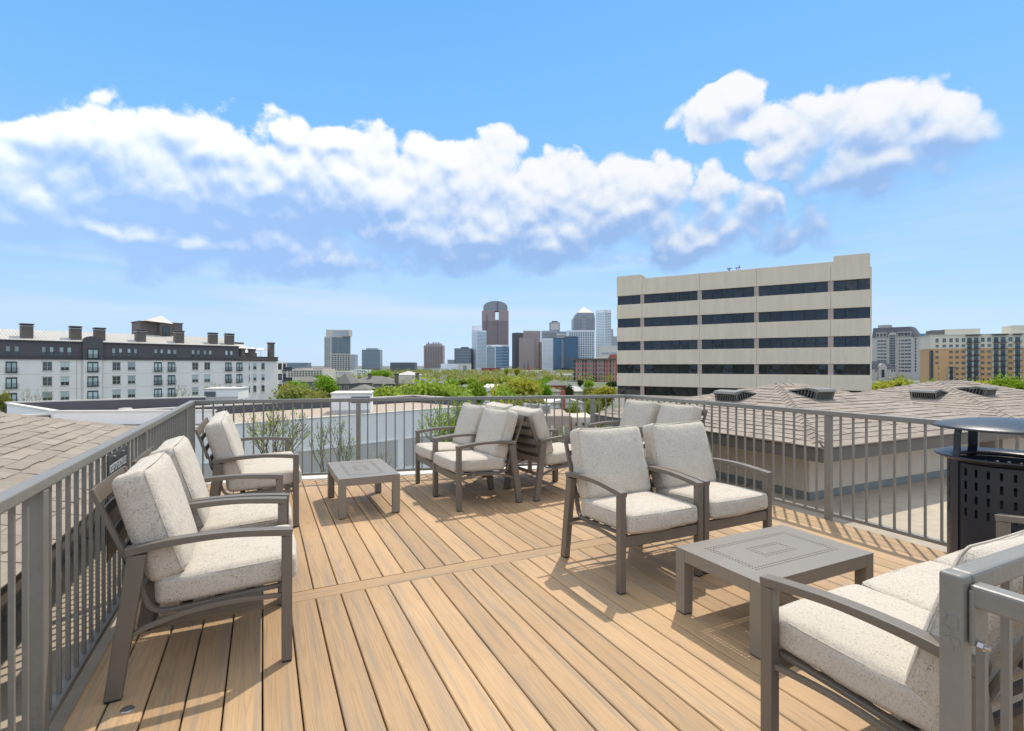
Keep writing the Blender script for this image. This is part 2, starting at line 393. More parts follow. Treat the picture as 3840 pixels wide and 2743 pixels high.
M['fascia'] = mat('brown_fascia', (0.130, 0.108, 0.088), 0.7, 0.1, 3)
M['stucco'] = mat('tan_stucco', (0.62, 0.52, 0.40), 0.9, 0.10, 1.6, 0.3, 120)
M['membrane'] = mat('roof_membrane', (0.43, 0.365, 0.275), 0.85, 0.30, 0.7, 0.1, 30)
M['coping'] = mat('pale_coping', (0.66, 0.62, 0.54), 0.8, 0.12, 2.5, 0.1, 60)
M['flash'] = mat('grey_green_flashing', (0.20, 0.215, 0.20), 0.5, 0.1, 3)
M['vent'] = mat('roof_vent_metal', (0.17, 0.160, 0.135), 0.5, 0.1, 3)
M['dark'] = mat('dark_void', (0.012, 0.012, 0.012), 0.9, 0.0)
# ------------------------------------------------------------------ ground and the building that carries the deck
def sheet(name, x0, x1, y0, y1, z, m, kind='structure', rz=0.0, loc=(0, 0)):
    b = MB(); b.add([(x0, y0, 0), (x1, y0, 0), (x1, y1, 0), (x0, y1, 0)], [(0, 1, 2, 3)])
    o = b.build(name, m); o.location = (loc[0], loc[1], z); o.rotation_euler = (0, 0, rz); return tag(o, kind=kind)
def ground_mat():
    m = bpy.data.materials.new('city_ground'); m.use_nodes = True; N = NT(m.node_tree); b = N.n['Principled BSDF']
    tc = N.new('ShaderNodeTexCoord'); f = N.ramp(N.noise(tc.outputs['Object'], 0.03, 5.0, 0.6), 0.42, 0.56)
    f2 = N.noise(tc.outputs['Object'], 0.4, 4.0)
    c = N.mix(f, (0.10, 0.13, 0.045, 1), (0.19, 0.18, 0.165, 1)); c = N.mix(N.math('MULTIPLY', f2, 0.4), c, (0.08, 0.09, 0.05, 1))
    N.l.new(c, b.inputs['Base Color']); b.inputs['Roughness'].default_value = 0.95
    return m
sheet('ground', -9000, 9000, -3000, 12000, GROUND, ground_mat())

BACK_L, BACK_R = (7.238, -0.755), (5.93, 4.72)                 # rail corners in deck coordinates (p, q)
def back_p(q): return BACK_L[0]+(BACK_R[0]-BACK_L[0])*(q-BACK_L[1])/(BACK_R[1]-BACK_L[1])
ROOF_Z = -0.16
rb = thing('rooftop_building', 'tan building whose flat roof carries the timber deck', 'building')
slab = [PQ(-4, -6.2), PQ(-4, 16), PQ(7.9, 16), PQ(7.9, 5.6), PQ(back_p(5.2)+0.42, 5.2), PQ(back_p(-1.2)+0.42, -1.2), PQ(9.3, -1.45), PQ(9.3, -6.2)]
MB().prism(slab, GROUND, ROOF_Z-0.05).build('wall', M['stucco'], rb)
MB().prism([(x*1.0, y*1.0) for x, y in slab], ROOF_Z-0.046, ROOF_Z).build('flat_roof', M['membrane'], rb)
# pale coping outside the back rail
b = MB(); L = Vector(PQ(*BACK_L)); Rr = Vector(PQ(*BACK_R)); dv = (Rr-L).normalized(); nv = Vector((-dv.y, dv.x))
def strip(o0, o1, z0, z1, e0=0.0, e1=0.0):
    a, c = L-dv*e0, Rr+dv*e1
    return MB().prism([tuple(a+nv*o0), tuple(c+nv*o0), tuple(c+nv*o1), tuple(a+nv*o1)], z0, z1)
strip(0.05, 0.40, ROOF_Z+0.002, -0.03, 0.3, 0.4).build('coping', M['coping'], rb, bevel=0.03, seg=3)
strip(-0.10, 0.046, ROOF_Z+0.002, -0.012, 0.0, 0.0).build('trim_strip', M['coping'], rb)
b = MB(); c = [PQ(-4, 4.735), PQ(-4, 4.90), PQ(5.93, 4.90), PQ(5.93, 4.735)]
b.prism([c[0], c[1], c[2], c[3]], ROOF_Z+0.002, -0.10).build('roof_kerb', M['coping'], rb)

# ------------------------------------------------------------------ deck boards, one by one
PITCH, GAP, TB = 0.1462, 0.007, 0.028
deck = link('deck', None); tag(deck, kind='structure'); deck.rotation_euler = (0, 0, TH)
def plank(q0, q1, pa0, pa1, pb0, pb1, name='plank', along='p'):
    """board between q0..q1; (pa0,pa1) its ends on the q0 side, (pb0,pb1) on the q1 side; local x=q, y=p"""
    c = 0.004; w = q1-q0; yo = (pa0+pb0)/2
    def ring(p_q0, p_q1):
        out = []
        for (t, z) in ((0, -TB), (0, -c), (c/w, 0), (1-c/w, 0), (1, -c), (1, -TB)):
            out.append((t*w, p_q0+(p_q1-p_q0)*t-yo, z))
        return out
    a, d = ring(pa0, pb0), ring(pa1, pb1); n = 6
    fs = [list(range(n)), [n+i for i in range(n)][::-1]]+[(i, n+i, n+(i+1) % n, (i+1) % n) for i in range(n)]
    b = MB().add(a+d, fs); o = b.build(name, M['wood'], deck); o.location = (q0, yo, 0); return o
BORD0, BORD1 = 3.335, 3.474
q = 0.293-PITCH*7
while q < 4.70:
    a, e = max(q+GAP/2, -0.705), min(q+PITCH-GAP/2, 4.70)
    if e-a > 0.03:
        j = RNG.uniform(-0.002, 0.002)
        plank(a, e, -0.75, BORD0-0.005+j, -0.75, BORD0-0.005+j)
        plank(a, e, BORD1+0.006+j, back_p(a)-0.115, BORD1+0.006+j, back_p(e)-0.115)
    q += PITCH
# the border board runs across; its mesh is built lengthwise and turned
b = MB(); w = BORD1-BORD0; c = 0.004; LL = 5.405
prof = [(0, -TB), (0, -c), (c, 0), (w-c, 0), (w, -c), (w, -TB)]
vs = [(x, 0, z) for x, z in prof]+[(x, LL, z) for x, z in prof]
b.add(vs, [list(range(6)), [6+i for i in range(6)][::-1]]+[(i, 6+i, 6+(i+1) % 6, (i+1) % 6) for i in range(6)])
bo = b.build('border_plank', M['wood'], deck); bo.location = (-0.705, BORD1, 0); bo.rotation_euler = (0, 0, R(-90))
# joists under the gaps
for p in (-0.6, 0.2, 1.0, 1.8, 2.6, 3.40, 4.2, 5.0, 5.8):
    q1 = 4.69
    if p > 5.6: q1 = (7.1-p)/0.24-0.9
    o = MB().bb(-0.70, q1, p-0.03, p+0.03, ROOF_Z+0.004, -TB-0.003).build('joist', M['fascia'], deck)
# small round deck light let into a board beside the left chair
dl = thing('deck_light', 'small round silver deck light set flush in a board near the left chair leg', 'deck light', (*PX(478, 2.115), 0))
MB().lathe([(0.0, 0.0035), (0.022, 0.0035), (0.026, 0.0005)], 24).build('lens', M['steel'], dl)
MB().lathe([(0.012, 0.0045), (0.016, 0.0045), (0.016, 0.0038), (0.012, 0.0038)], 24, close=True).build('ring', M['frame'], dl)

# ------------------------------------------------------------------ railings
ZT = 1.0
_pm = {}
def picket_mesh(z0, z1, w):
    k = (round(z0, 3), round(z1, 3), w)
    if k not in _pm: _pm[k] = MB().bb(-w/2, w/2, -w/2, w/2, z0, z1).mesh('picket', M['rail'])
    return _pm[k]
def railing(name, label, A, B, posts, zt=ZT, base=ROOF_Z, spacing=0.112, pw=0.0155, rail_w=0.055, end_caps=(0, 0), zb=0.035, psize=0.055):
    a, bq = Vector(PQ(*A)), Vector(PQ(*B)); d = bq-a; Lr = d.length
    t = thing(name, label, 'railing', (a.x, a.y, 0), math.atan2(d.y, d.x), 'railings round the deck')
    cuts = sorted(posts)
    MB().bb(-end_caps[0], Lr+end_caps[1], -rail_w/2, rail_w/2, zt-0.045, zt).build('top_rail', M['rail'], t, bevel=0.006)
    MB().bb(0, Lr, -0.022, 0.022, zb, zb+0.03).build('bottom_rail', M['rail'], t, bevel=0.003)
    for s in cuts:
        MB().bb(s-psize/2, s+psize/2, -psize/2+0.002, psize/2-0.002, base, zt-0.046).build('post', M['rail'], t, bevel=0.005)
        MB().bb(s-0.06, s+0.06, -0.055, 0.055, base+0.001, base+0.012).build('base_plate', M['rail'], t)
    me = picket_mesh(zb+0.0305, zt-0.0455, pw)
    ends = [0.0]+[s for s in cuts]+[Lr]
    for i in range(len(ends)-1):
        s0, s1 = ends[i], ends[i+1]; g = s1-s0
        n = int(round(g/spacing))
        for k in range(1, n):
            o = link('picket', me, t); o.location = (s0+g*k/n, 0, 0)
    return t
lr = railing('railing', 'grey metal picket railing along the left edge with the charcoal sign', (0.45, -0.755), BACK_L, [0.05, 2.05, 3.93, 6.10, 6.788])
railing('railing', 'grey metal picket railing along the back facing the skyline', BACK_L, BACK_R, [1.92, 3.42, 5.12])
railing('railing', 'grey metal picket railing along the right edge beside the shingled roofs', BACK_R, (0.54, 4.72), [0.03, 1.12, 2.95, 4.6])
nr = railing('railing', 'weathered grey railing in the near right corner behind the sofa', (0.54, 1.265), (0.54, 4.72), [1.75], rail_w=0.042, psize=0.045, end_caps=(-0.0205, 0))
MB().bb(-0.020, 0.020, -0.0205, 0.0205, ROOF_Z, ZT+0.001).build('corner_post', M['rail'], nr, bevel=0.006, seg=3)
gt = railing('gate', 'grey picket gate hinged on the near right post with a bolt', (0.517, 1.283), (-0.55, 1.283), [1.02], zt=0.985, rail_w=0.04, spacing=0.105)
gt['category'] = 'gate'; del gt['group']
# hinge on the post: bracket, bolt and nut
MB().bb(0.0, 0.010, -0.0225, 0.0225, 0.865, 0.975).build('hinge_bracket', M['rail'], gt, bevel=0.003)
MB().tube([(0.004, -0.012, 0.868), (0.030, -0.012, 0.868)], 0.0045, 10).build('bolt', M['steel'], gt)
MB().tube([(0.013, -0.012, 0.868), (0.022, -0.012, 0.868)], 0.009, 6).build('nut', M['steel'], gt)
# peeling paint flakes on the corner post (thin raised chips)
b = MB(); rg = random.Random(3)
for (y, z, r0) in ((-0.006, 0.905, 0.013), (0.010, 0.885, 0.010), (-0.012, 0.868, 0.008), (0.004, 0.860, 0.012), (0.015, 0.915, 0.006)):
    n = 11; rr = [r0*rg.uniform(0.65, 1.15) for k in range(n)]
    pts = [(-0.0212, y*0.75+math.cos(k/n*6.283)*rr[k], z+math.sin(k/n*6.283)*rr[k]*1.2) for k in range(n)]
    b.add(pts+[(-0.0195, p[1], p[2]) for p in pts], [list(range(n))[::-1]]+[(i2, (i2+1) % n, n+(i2+1) % n, n+i2) for i2 in range(n)])
b.build('peeling_paint', M['rail'], nr)

# sign on the left railing
sx, sy = PQ(3.30, -0.722)
sg = thing('sign', 'charcoal sign with white lettering hung on the left railing', 'sign', (sx, sy, 0.40), TH+R(90))
MB().bb(0, 0.43, -0.003, 0.003, 0, 0.552).build('panel', M['sign'], sg, bevel=0.002)
def text_mesh(txt, size, parent, x, z, y=-0.0042, sx=1.0):
    cu = bpy.data.curves.new('text', 'FONT'); cu.body = txt; cu.size = size; cu.extrude = 0.0004
    o = bpy.data.objects.new('tmp', cu); COL.objects.link(o)
    dg = bpy.context.evaluated_depsgraph_get(); me = bpy.data.meshes.new_from_object(o.evaluated_get(dg))
    bpy.data.objects.remove(o, do_unlink=True); me.materials.clear(); me.materials.append(M['white_print'])
    t = link('lettering', me, parent); t.location = (x, y, z); t.rotation_euler = (R(90), 0, 0); t.scale = (sx, 1, 1); return t
# letters face +q (into the deck): the panel's local -y side points to +q
text_mesh('ROOFTOP DECK RULES', 0.062, sg, 0.03, 0.452, sx=0.56)
text_mesh('- No diving, dancing or drinking over', 0.030, sg, 0.02, 0.350, sx=0.72)
text_mesh('outside railings.', 0.030, sg, 0.04, 0.300, sx=0.72)
MB().bb(0.02, 0.41, -0.0050, -0.0034, 0.415, 0.423).build('divider_line', M['white_print'], sg)
for x in (0.12, 0.31): MB().tube([(x, -0.012, 0.530), (x, 0.012, 0.530)], 0.006, 8).build('screw', M['steel'], sg)
# ------------------------------------------------------------------ lounge furniture
def box_uv(me):
    uv = me.uv_layers.new(name='UVMap'); co = me.vertices
    for p in me.polygons:
        n = p.normal; ax = max(range(3), key=lambda i: abs(n[i]))
        for li in p.loop_indices:
            v = co[me.loops[li].vertex_index].co
            uv.data[li].uv = (v.y, v.z) if ax == 0 else ((v.x, v.z) if ax == 1 else (v.x, v.y))
def cushion_mesh(name, sx, sy, sz, rad, crown, ears=0.0, seed=0, n=14):
    """soft rounded pad centred on the origin; crown bulges the +z/-z faces, ears lifts the far (+y) corners"""
    rg = random.Random(seed); vs = {}; verts = []; faces = []
    ph = [rg.uniform(0, 6.28) for _ in range(6)]
    def vert(a, b, c):
        k = (round(a, 5), round(b, 5), round(c, 5))
        if k in vs: return vs[k]
        h = (sx/2, sy/2, sz/2); p = [a*h[0], b*h[1], c*h[2]]
        core = [max(-h[i]+rad, min(h[i]-rad, p[i])) for i in range(3)]
        d = Vector([p[i]-core[i] for i in range(3)])
        if d.length > 1e-9: d = d.normalized()*rad
        q = Vector(core)+d
        fx, fy = 1-a*a, 1-b*b
        q.z += crown*c*fx*fy*1.3+0.004*c*math.sin(3*a+ph[0])*math.sin(2.3*b+ph[1])
        q.x += 0.012*a*fy*(1-c*c*0.3)+0.003*math.sin(5*b+ph[2])*abs(a)
        q.y += 0.010*b*fx*(1-c*c*0.3)+0.003*math.sin(5*a+ph[3])*abs(b)
        if ears: q.y += ears*(a*a-0.45)*max(0, b)
        vs[k] = len(verts); verts.append(tuple(q)); return vs[k]
    # non uniform steps: more rows near the edges
    st = sorted(set([-1, -0.97, -0.92, -0.85, 0.85, 0.92, 0.97, 1]+[(-0.85+1.7*i/n) for i in range(n+1)]))
    m = len(st)
    for ax in range(3):
        for sg_ in (-1, 1):
            for i in range(m-1):
                for j in range(m-1):
                    q4 = []
                    for (x, y) in ((st[i], st[j]), (st[i+1], st[j]), (st[i+1], st[j+1]), (st[i], st[j+1])):
                        t = [0, 0, 0]; t[ax] = sg_; t[(ax+1) % 3] = x; t[(ax+2) % 3] = y
                        q4.append(vert(*t))
                    faces.append(q4 if sg_ > 0 else q4[::-1])
    me = bpy.data.meshes.new(name); me.from_pydata(verts, [], faces); me.materials.append(M['fabric'])
    me.polygons.foreach_set('use_smooth', [True]*len(me.polygons)); me.update(); box_uv(me)
    return me
def piping(name, sx, sy, z, rad, parent, ears=0.0):
    pts = []; rr = rad*0.9; hx, hy = sx/2-0.006, sy/2-0.006
    for cx, cy, a0 in ((1, 1, 0), (-1, 1, 90), (-1, -1, 180), (1, -1, 270)):
        for k in range(5):
            a = R(a0+k*22.5)
            x, y = cx*(hx-rr)+rr*math.cos(a), cy*(hy-rr)+rr*math.sin(a)
            if ears: y += ears*((x/hx)**2-0.45)*max(0, y/hy)
            pts.append((x, y, z))
        nx = {0: (-1, 1), 90: (-1, -1), 180: (1, -1), 270: (1, 1)}[a0]
        for k in (1, 2, 3):                      # bow the long runs outward like the pad
            t = k/4.0; x0, y0, _ = pts[-1] if k == 1 else last
            if k == 1: last = pts[-1]; x0, y0, _ = last
            a = R(a0+90)
            x1, y1 = nx[0]*(hx-rr)+rr*math.cos(a), nx[1]*(hy-rr)+rr*math.sin(a)
            if ears: y1 += ears*((x1/hx)**2-0.45)*max(0, y1/hy)
            x, y = last[0]+(x1-last[0])*t, last[1]+(y1-last[1])*t
            bow = 4*t*(1-t)*0.010
            if a0 in (0, 180):
                y += bow*(1 if a0 == 0 else -1)
                if ears and a0 == 0: y = hy+ears*((x/hx)**2-0.45)+bow
            else: x += bow*(-1 if a0 == 90 else 1)
            pts.append((x, y, z))
    pts.append(pts[0])
    me = MB().tube(pts, 0.0032, 5, cap=False).mesh('piping', M['fabric'], True); box_uv(me)
    return link(name, me, parent)

def arc_pts(pts, n=6):
    """Catmull-Rom through 2-D points"""
    out = []; P = [pts[0]]+list(pts)+[pts[-1]]
    for i in range(1, len(P)-2):
        for k in range(n):
            t = k/n; a, b, c, d = P[i-1], P[i], P[i+1], P[i+2]
            out.append(tuple(0.5*((2*b[j])+(-a[j]+c[j])*t+(2*a[j]-5*b[j]+4*c[j]-d[j])*t*t+(-a[j]+3*b[j]-3*c[j]+d[j])*t**3) for j in range(2)))
    out.append(pts[-1]); return out

D0 = 0.365                                       # half depth: local y = s - D0, the front is +y
def make_seat(name, label, cat, seats=1, unit=0.585, group=None, seed=0):
    Wd = 0.10+unit*seats; t = thing(name, label, cat, group=group); hw = Wd/2
    def y(pts): return [(s-D0, z) for s, z in pts]
    for sg_ in (-1, 1):
        xo = sg_*hw; xi = sg_*(hw-0.045); a, c = min(xo, xi), max(xo, xi)
        fl = MB().bb(a, c, 0.683-D0, 0.730-D0, 0.008, 0.603).build('front_leg', M['frame'], t, bevel=0.004)
        MB().bb(a+0.003, c-0.003, 0.686-D0, 0.727-D0, 0.0, 0.0075).build('foot_pad', M['rubber'], fl)
        rl = MB().extrude_x(y([(0.0, 0.008), (0.062, 0.008), (0.150, 0.606), (0.082, 0.606)]), a, c).build('rear_leg', M['frame'], t, bevel=0.004)
        MB().bb(a+0.003, c-0.003, 0.003-D0, 0.060-D0, 0.0, 0.0075).build('foot_pad', M['rubber'], rl)
        top = arc_pts([(0.075, 0.622), (0.25, 0.642), (0.45, 0.645), (0.62, 0.631), (0.731, 0.617)], 5)
        th = [0.028+0.006*abs(2*i/(len(top)-1)-1) for i in range(len(top))]
        ar = MB().ribbon_x(y(top), th, min(xo+sg_*0.002, xi-sg_*0.006), max(xo+sg_*0.002, xi-sg_*0.006)).build('armrest', M['frame'], t, bevel=0.003)
        # thin bent side bar: back upright, bend and seat rail
        fx0, fx1 = sorted((sg_*(hw-0.052), sg_*(hw-0.082)))
        side = arc_pts([(-0.052, 0.893), (0.018, 0.71), (0.105, 0.50), (0.135, 0.40), (0.160, 0.347), (0.215, 0.325), (0.32, 0.330), (0.50, 0.342), (0.70, 0.352)], 4)
        MB().ribbon_x(y(side), 0.018, fx0, fx1).build('side_frame', M['frame'], t, bevel=0.003)
        st = arc_pts([(0.040, 0.232), (0.15, 0.283), (0.30, 0.318), (0.48, 0.330), (0.684, 0.318)], 4)
        MB().ribbon_x(y(st), 0.020, sg_*(hw-0.024)-0.011, sg_*(hw-0.024)+0.011).build('stretcher', M['frame'], t, bevel=0.003)
        MB().bb(*sorted((sg_*(hw-0.0445), sg_*(hw-0.0515))), 0.085-D0, 0.125-D0, 0.46, 0.50).build('spacer', M['frame'], t)
    xi = hw-0.0455
    MB().bb(-xi, xi, 0.690-D0, 0.722-D0, 0.283, 0.352).build('front_rail', M['frame'], t, bevel=0.004)
    MB().bb(-xi, xi, 0.040-D0, 0.062-D0, 0.262, 0.292).build('rear_rail', M['frame'], t, bevel=0.003)
    # bowed back slats between the side bars
    xs = hw-0.0825
    def slat(s, z, w, bow, nm='slat', m='frame_dark', ext=0.0):
        b = MB(); n = 10; vs = []
        for i in range(n+1):
            x = -xs-ext+2*(xs+ext)*i/n; k = 1-(x/(xs+ext))**2
            ys = s-D0-bow*k
            dy, dz = -0.31*w/2, 0.95*w/2
            for (o1, o2) in ((-1, 0.0), (1, 0.0), (1, -0.012), (-1, -0.012)):
                vs.append((x, ys+o1*dy+o2, z+o1*dz+o2*0.3))
        fs = []
        for i in range(n):
            for j in range(4): fs.append((4*i+j, 4*i+(j+1) % 4, 4*i+4+(j+1) % 4, 4*i+4+j))
        fs += [(3, 2, 1, 0), (4*n, 4*n+1, 4*n+2, 4*n+3)]
        return b.add(vs, fs).build(nm, M[m], t)
    slat(-0.036, 0.862, 0.066, 0.004, 'back_rail', 'frame', 0.028)
    for i in range(4): slat(-0.004+0.035*i, 0.760-0.098*i, 0.036, 0.035)
    for i in range(3):
        MB().bb(-xs, xs, 0.27+0.13*i-D0, 0.31+0.13*i-D0, 0.318+0.005*i, 0.328+0.005*i).build('seat_slat', M['frame_dark'], t)
    # cushions
    cw = unit-0.016
    for k in range(seats):
        cx = -unit*seats/2+unit*(k+0.5)
        sc = link('seat_cushion', cushion_mesh('seat_cushion', cw, 0.585, 0.128, 0.034, 0.013, 0, seed*10+k), t)
        sc.location = (cx, 0.462-D0, 0.420); sc.rotation_euler = (R(2.2), 0, 0)
        piping('piping', cw, 0.585, 0.050, 0.034, sc)
        bc = link('back_cushion', cushion_mesh('back_cushion', cw, 0.505, 0.150, 0.045, 0.020, 0.022, seed*10+5+k), t)
        # local y runs up the back, local z points forward
        up = Vector((0, -0.300, 0.954)).normalized(); fwd = Vector((0, up.z, -up.y))
        mx = Matrix(((-1, 0, 0), (0, up.y, fwd.y), (0, up.z, fwd.z)))
        bc.matrix_local = Matrix.Translation((cx, 0.148-D0, 0.700)) @ mx.to_4x4()
        piping('piping', cw, 0.505, 0.060, 0.045, bc, 0.022)
    return t
def place(t, p, q, facing, jit=0.0):
    """(p, q) deck coordinates of the footprint's centre; facing in '+p -p +q -q'"""
    a = {'+p': 0, '-p': 180, '+q': -90, '-q': 90}[facing]
    t.location = (*PQ(p, q), 0.0); t.rotation_euler = (0, 0, TH+R(a+jit))
proto = make_seat('lounge_chair', 'cream cushioned taupe lounge chair nearest the left railing sign', 'chair', group='cream lounge chairs on the deck', seed=1)
place(proto, 3.015, -0.235, '+q')
W1 = 0.685
CH = [
 (3.73, -0.225, '+q', 1, 'lounge chair second along the left railing, beside the nearest left chair'),
 (2.905, 2.335, '-p', -1, 'front centre lounge chair facing the camera, left of its pair'),
 (2.915, 3.035, '-p', 0.5, 'lounge chair right of the front centre pair, by the large coffee table'),
 (5.045, 2.045, '-q', 3, 'near chair of the back pair facing left toward the small coffee table'),
 (5.740, 2.035, '-q', 1.5, 'far chair of the back pair facing left toward the small coffee table'),
 (5.045, 2.890, '+q', 4, 'lounge chair seen from behind its slats, back to back with the middle pair'),
 (5.745, 2.900, '+q', 2, 'half hidden lounge chair behind the middle pair, next to the back rail'),
 (5.385, 4.285, '-q', 0, 'lounge chair in the far right corner nearest the back railing'),
 (4.690, 4.285, '-q', 0, 'lounge chair in the far right corner against the right railing'),
]
rg = random.Random(5)
for (p, q, f, j, lab) in CH:
    c = copy_tree(proto); place(c, p, q, f, j); c['label'] = lab
lv = make_seat('loveseat', 'two seat cream loveseat in the back left corner of the deck', 'loveseat', 2, 0.575, seed=2)
place(lv, 5.485, -0.085, '+q', 1.0)
sf = make_seat('sofa', 'cream sofa in the bottom right corner seen over its arm', 'sofa', 3, 0.585, seed=3)
place(sf, 0.945, 2.595, '+p', 0)
for o in sf.children:
    if o.name.startswith('back_cushion'): o.location = o.location+Vector((0, 0.01, -0.04))

# ------------------------------------------------------------------ perforated coffee tables
TL, TW, TZ = 0.92, 0.565, 0.372
def table_top():
    c = 0.0210; nx, ny = int(TL/c), int(TW/c); x0, y0 = -nx*c/2, -ny*c/2; th = 0.004
    holes = set(); mx, my = nx//2, ny//2
    def ring(a, b2):
        for i in range(-a, a+1):
            for j in range(-b2, b2+1):
                if min(a-abs(i), b2-abs(j)) in (0, 1): holes.add((mx+i, my+j))
    ring(16, 8); ring(6, 3)
    b = MB()
    for z, flip in ((TZ, False), (TZ-th, True)):
        for i in range(nx):
            for j in range(ny):
                xa, ya, xb, yb = x0+i*c, y0+j*c, x0+(i+1)*c, y0+(j+1)*c
                if (i, j) not in holes:
                    vs = [(xa, ya, z), (xb, ya, z), (xb, yb, z), (xa, yb, z)]; b.add(vs, [(0, 1, 2, 3) if not flip else (3, 2, 1, 0)])
                else:
                    xm, ym = (xa+xb)/2, (ya+yb)/2; r = 0.0056
                    out = [(xb, ym), (xb, yb), (xm, yb), (xa, yb), (xa, ym), (xa, ya), (xm, ya), (xb, ya)]
                    inn = [(xm+r*math.cos(k*math.pi/4), ym+r*math.sin(k*math.pi/4)) for k in range(8)]
                    vs = [(x, y_, z) for x, y_ in out]+[(x, y_, z) for x, y_ in inn]
                    fs = [(k, (k+1) % 8, 8+(k+1) % 8, 8+k) for k in range(8)]
                    b.add(vs, fs if not flip else [f[::-1] for f in fs])
                    if not flip:
                        vs = [(x, y_, z) for x, y_ in inn]+[(x, y_, z-th) for x, y_ in inn]
                        b.add(vs, [(k, (k+1) % 8, 8+(k+1) % 8, 8+k) for k in range(8)])
    X, Y = nx*c/2, ny*c/2
    for (xa, xb, ya, yb) in ((-TL/2, TL/2, -TW/2, -Y), (-TL/2, TL/2, Y, TW/2), (-TL/2, -X, -Y, Y), (X, TL/2, -Y, Y)):
        if xb-xa > 1e-4 and yb-ya > 1e-4: b.bb(xa, xb, ya, yb, TZ-th, TZ)
    return b
tb = thing('coffee_table', 'large taupe metal coffee table with perforated top, front right of the deck', 'coffee table', (*PQ(1.97, 2.615), 0), TH, 'perforated coffee tables')
table_top().build('perforated_top', M['table'], tb)
hx, hy, lg = TL/2, TW/2, 0.066
for sx_ in (-1, 1):
    for sy_ in (-1, 1):
        x0, x1 = sorted((sx_*hx, sx_*(hx-lg))); y0, y1 = sorted((sy_*hy, sy_*(hy-lg)))
        lgm = MB().bb(x0, x1, y0, y1, 0.006, TZ-0.0045).build('leg', M['table'], tb, bevel=0.003)
        MB().bb(x0+0.003, x1-0.003, y0+0.003, y1-0.003, 0.0, 0.0055).build('foot_pad', M['rubber'], lgm)
for s_ in (-1, 1):
    MB().bb(-hx+lg+0.0005, hx-lg-0.0005, *sorted((s_*(hy-0.001), s_*(hy-0.030))), TZ-0.070, TZ-0.0045).build('apron', M['table'], tb, bevel=0.002)
    MB().bb(*sorted((s_*(hx-0.001), s_*(hx-0.030))), -hy+lg+0.0005, hy-lg-0.0005, TZ-0.070, TZ-0.0045).build('apron', M['table'], tb, bevel=0.002)
t2 = copy_tree(tb); t2.location = (*PQ(5.385, 0.915), 0); t2.rotation_euler = (0, 0, TH+R(90)); t2['label'] = 'taupe metal coffee table with perforated top between loveseat and back chairs'

# ------------------------------------------------------------------ litter bin
bn = thing('litter_bin', 'dark slotted metal litter bin with a domed lid in the right corner', 'litter bin', (2.97, 3.08, 0), R(-10))
RB, ZB = 0.270, 0.835
def slotted(n=120, nz=0):
    zs = [0.02, 0.525, 0.574, 0.606, 0.654, 0.686, 0.734, 0.764, 0.81, ZB]
    slot_rows = (1, 3, 5, 7)
    b = MB(); th = 0.004
    for j in range(n):
        seg = j % 30; is_slot = 5 <= seg <= 25 and (seg-5) % 4 == 0
        a0 = 2*math.pi*j/n; a1 = 2*math.pi*(j+1)/n
        if is_slot: a1 = a0+(a1-a0)
        for i in range(len(zs)-1):
            if is_slot and i in slot_rows: continue
            vs = []
            for r in (RB, RB-th):
                for a, z in ((a0, zs[i]), (a1, zs[i]), (a1, zs[i+1]), (a0, zs[i+1])): vs.append((r*math.cos(a), r*math.sin(a), z))
            b.add(vs, [(0, 1, 2, 3), (7, 6, 5, 4)])
    return b
body = slotted().build('slotted_body', M['bin'], bn, smooth=False)
MB().lathe([(0.001, 0.03), (0.245, 0.03), (0.245, 0.80), (0.235, 0.80), (0.235, 0.05), (0.001, 0.05)], 48).build('liner', M['bin_in'], bn, True)
MB().lathe([(RB-0.006, 0.838), (RB+0.03, 0.852), (RB+0.062, 0.868), (RB+0.066, 0.876), (RB+0.058, 0.880), (RB+0.02, 0.868), (RB-0.03, 0.858), (RB-0.03, 0.845)], 72, close=True).build('rim', M['bin'], bn, True)
MB().lathe([(RB-0.01, 0.0), (RB+0.008, 0.0), (RB+0.008, 0.02), (RB-0.01, 0.02)], 72, close=True).build('base_ring', M['bin'], bn, True)
MB().lathe([(0.0005, 1.105), (0.10, 1.100), (0.20, 1.088), (0.28, 1.072), (0.335, 1.055), (0.347, 1.047), (0.345, 1.041), (0.33, 1.043), (0.27, 1.058), (0.19, 1.075), (0.09, 1.088), (0.0005, 1.092)], 72).build('lid', M['bin'], bn, True)
for k in range(4):
    a = R(k*90+2)
    # strap: up the body, then bent inward under the lid
    path = [(RB+0.004, 0.02), (RB+0.004, 0.835), (RB-0.006, 0.90), (RB-0.008, 1.00), (RB-0.016, 1.035), (RB-0.05, 1.055), (RB-0.09, 1.064)]
    b = MB(); hw = 0.027
    b.ribbon_x([(r, z) for r, z in path], 0.006, -hw, hw)
    o = b.build('lid_strap', M['bin'], bn); o.rotation_euler = (0, 0, a)
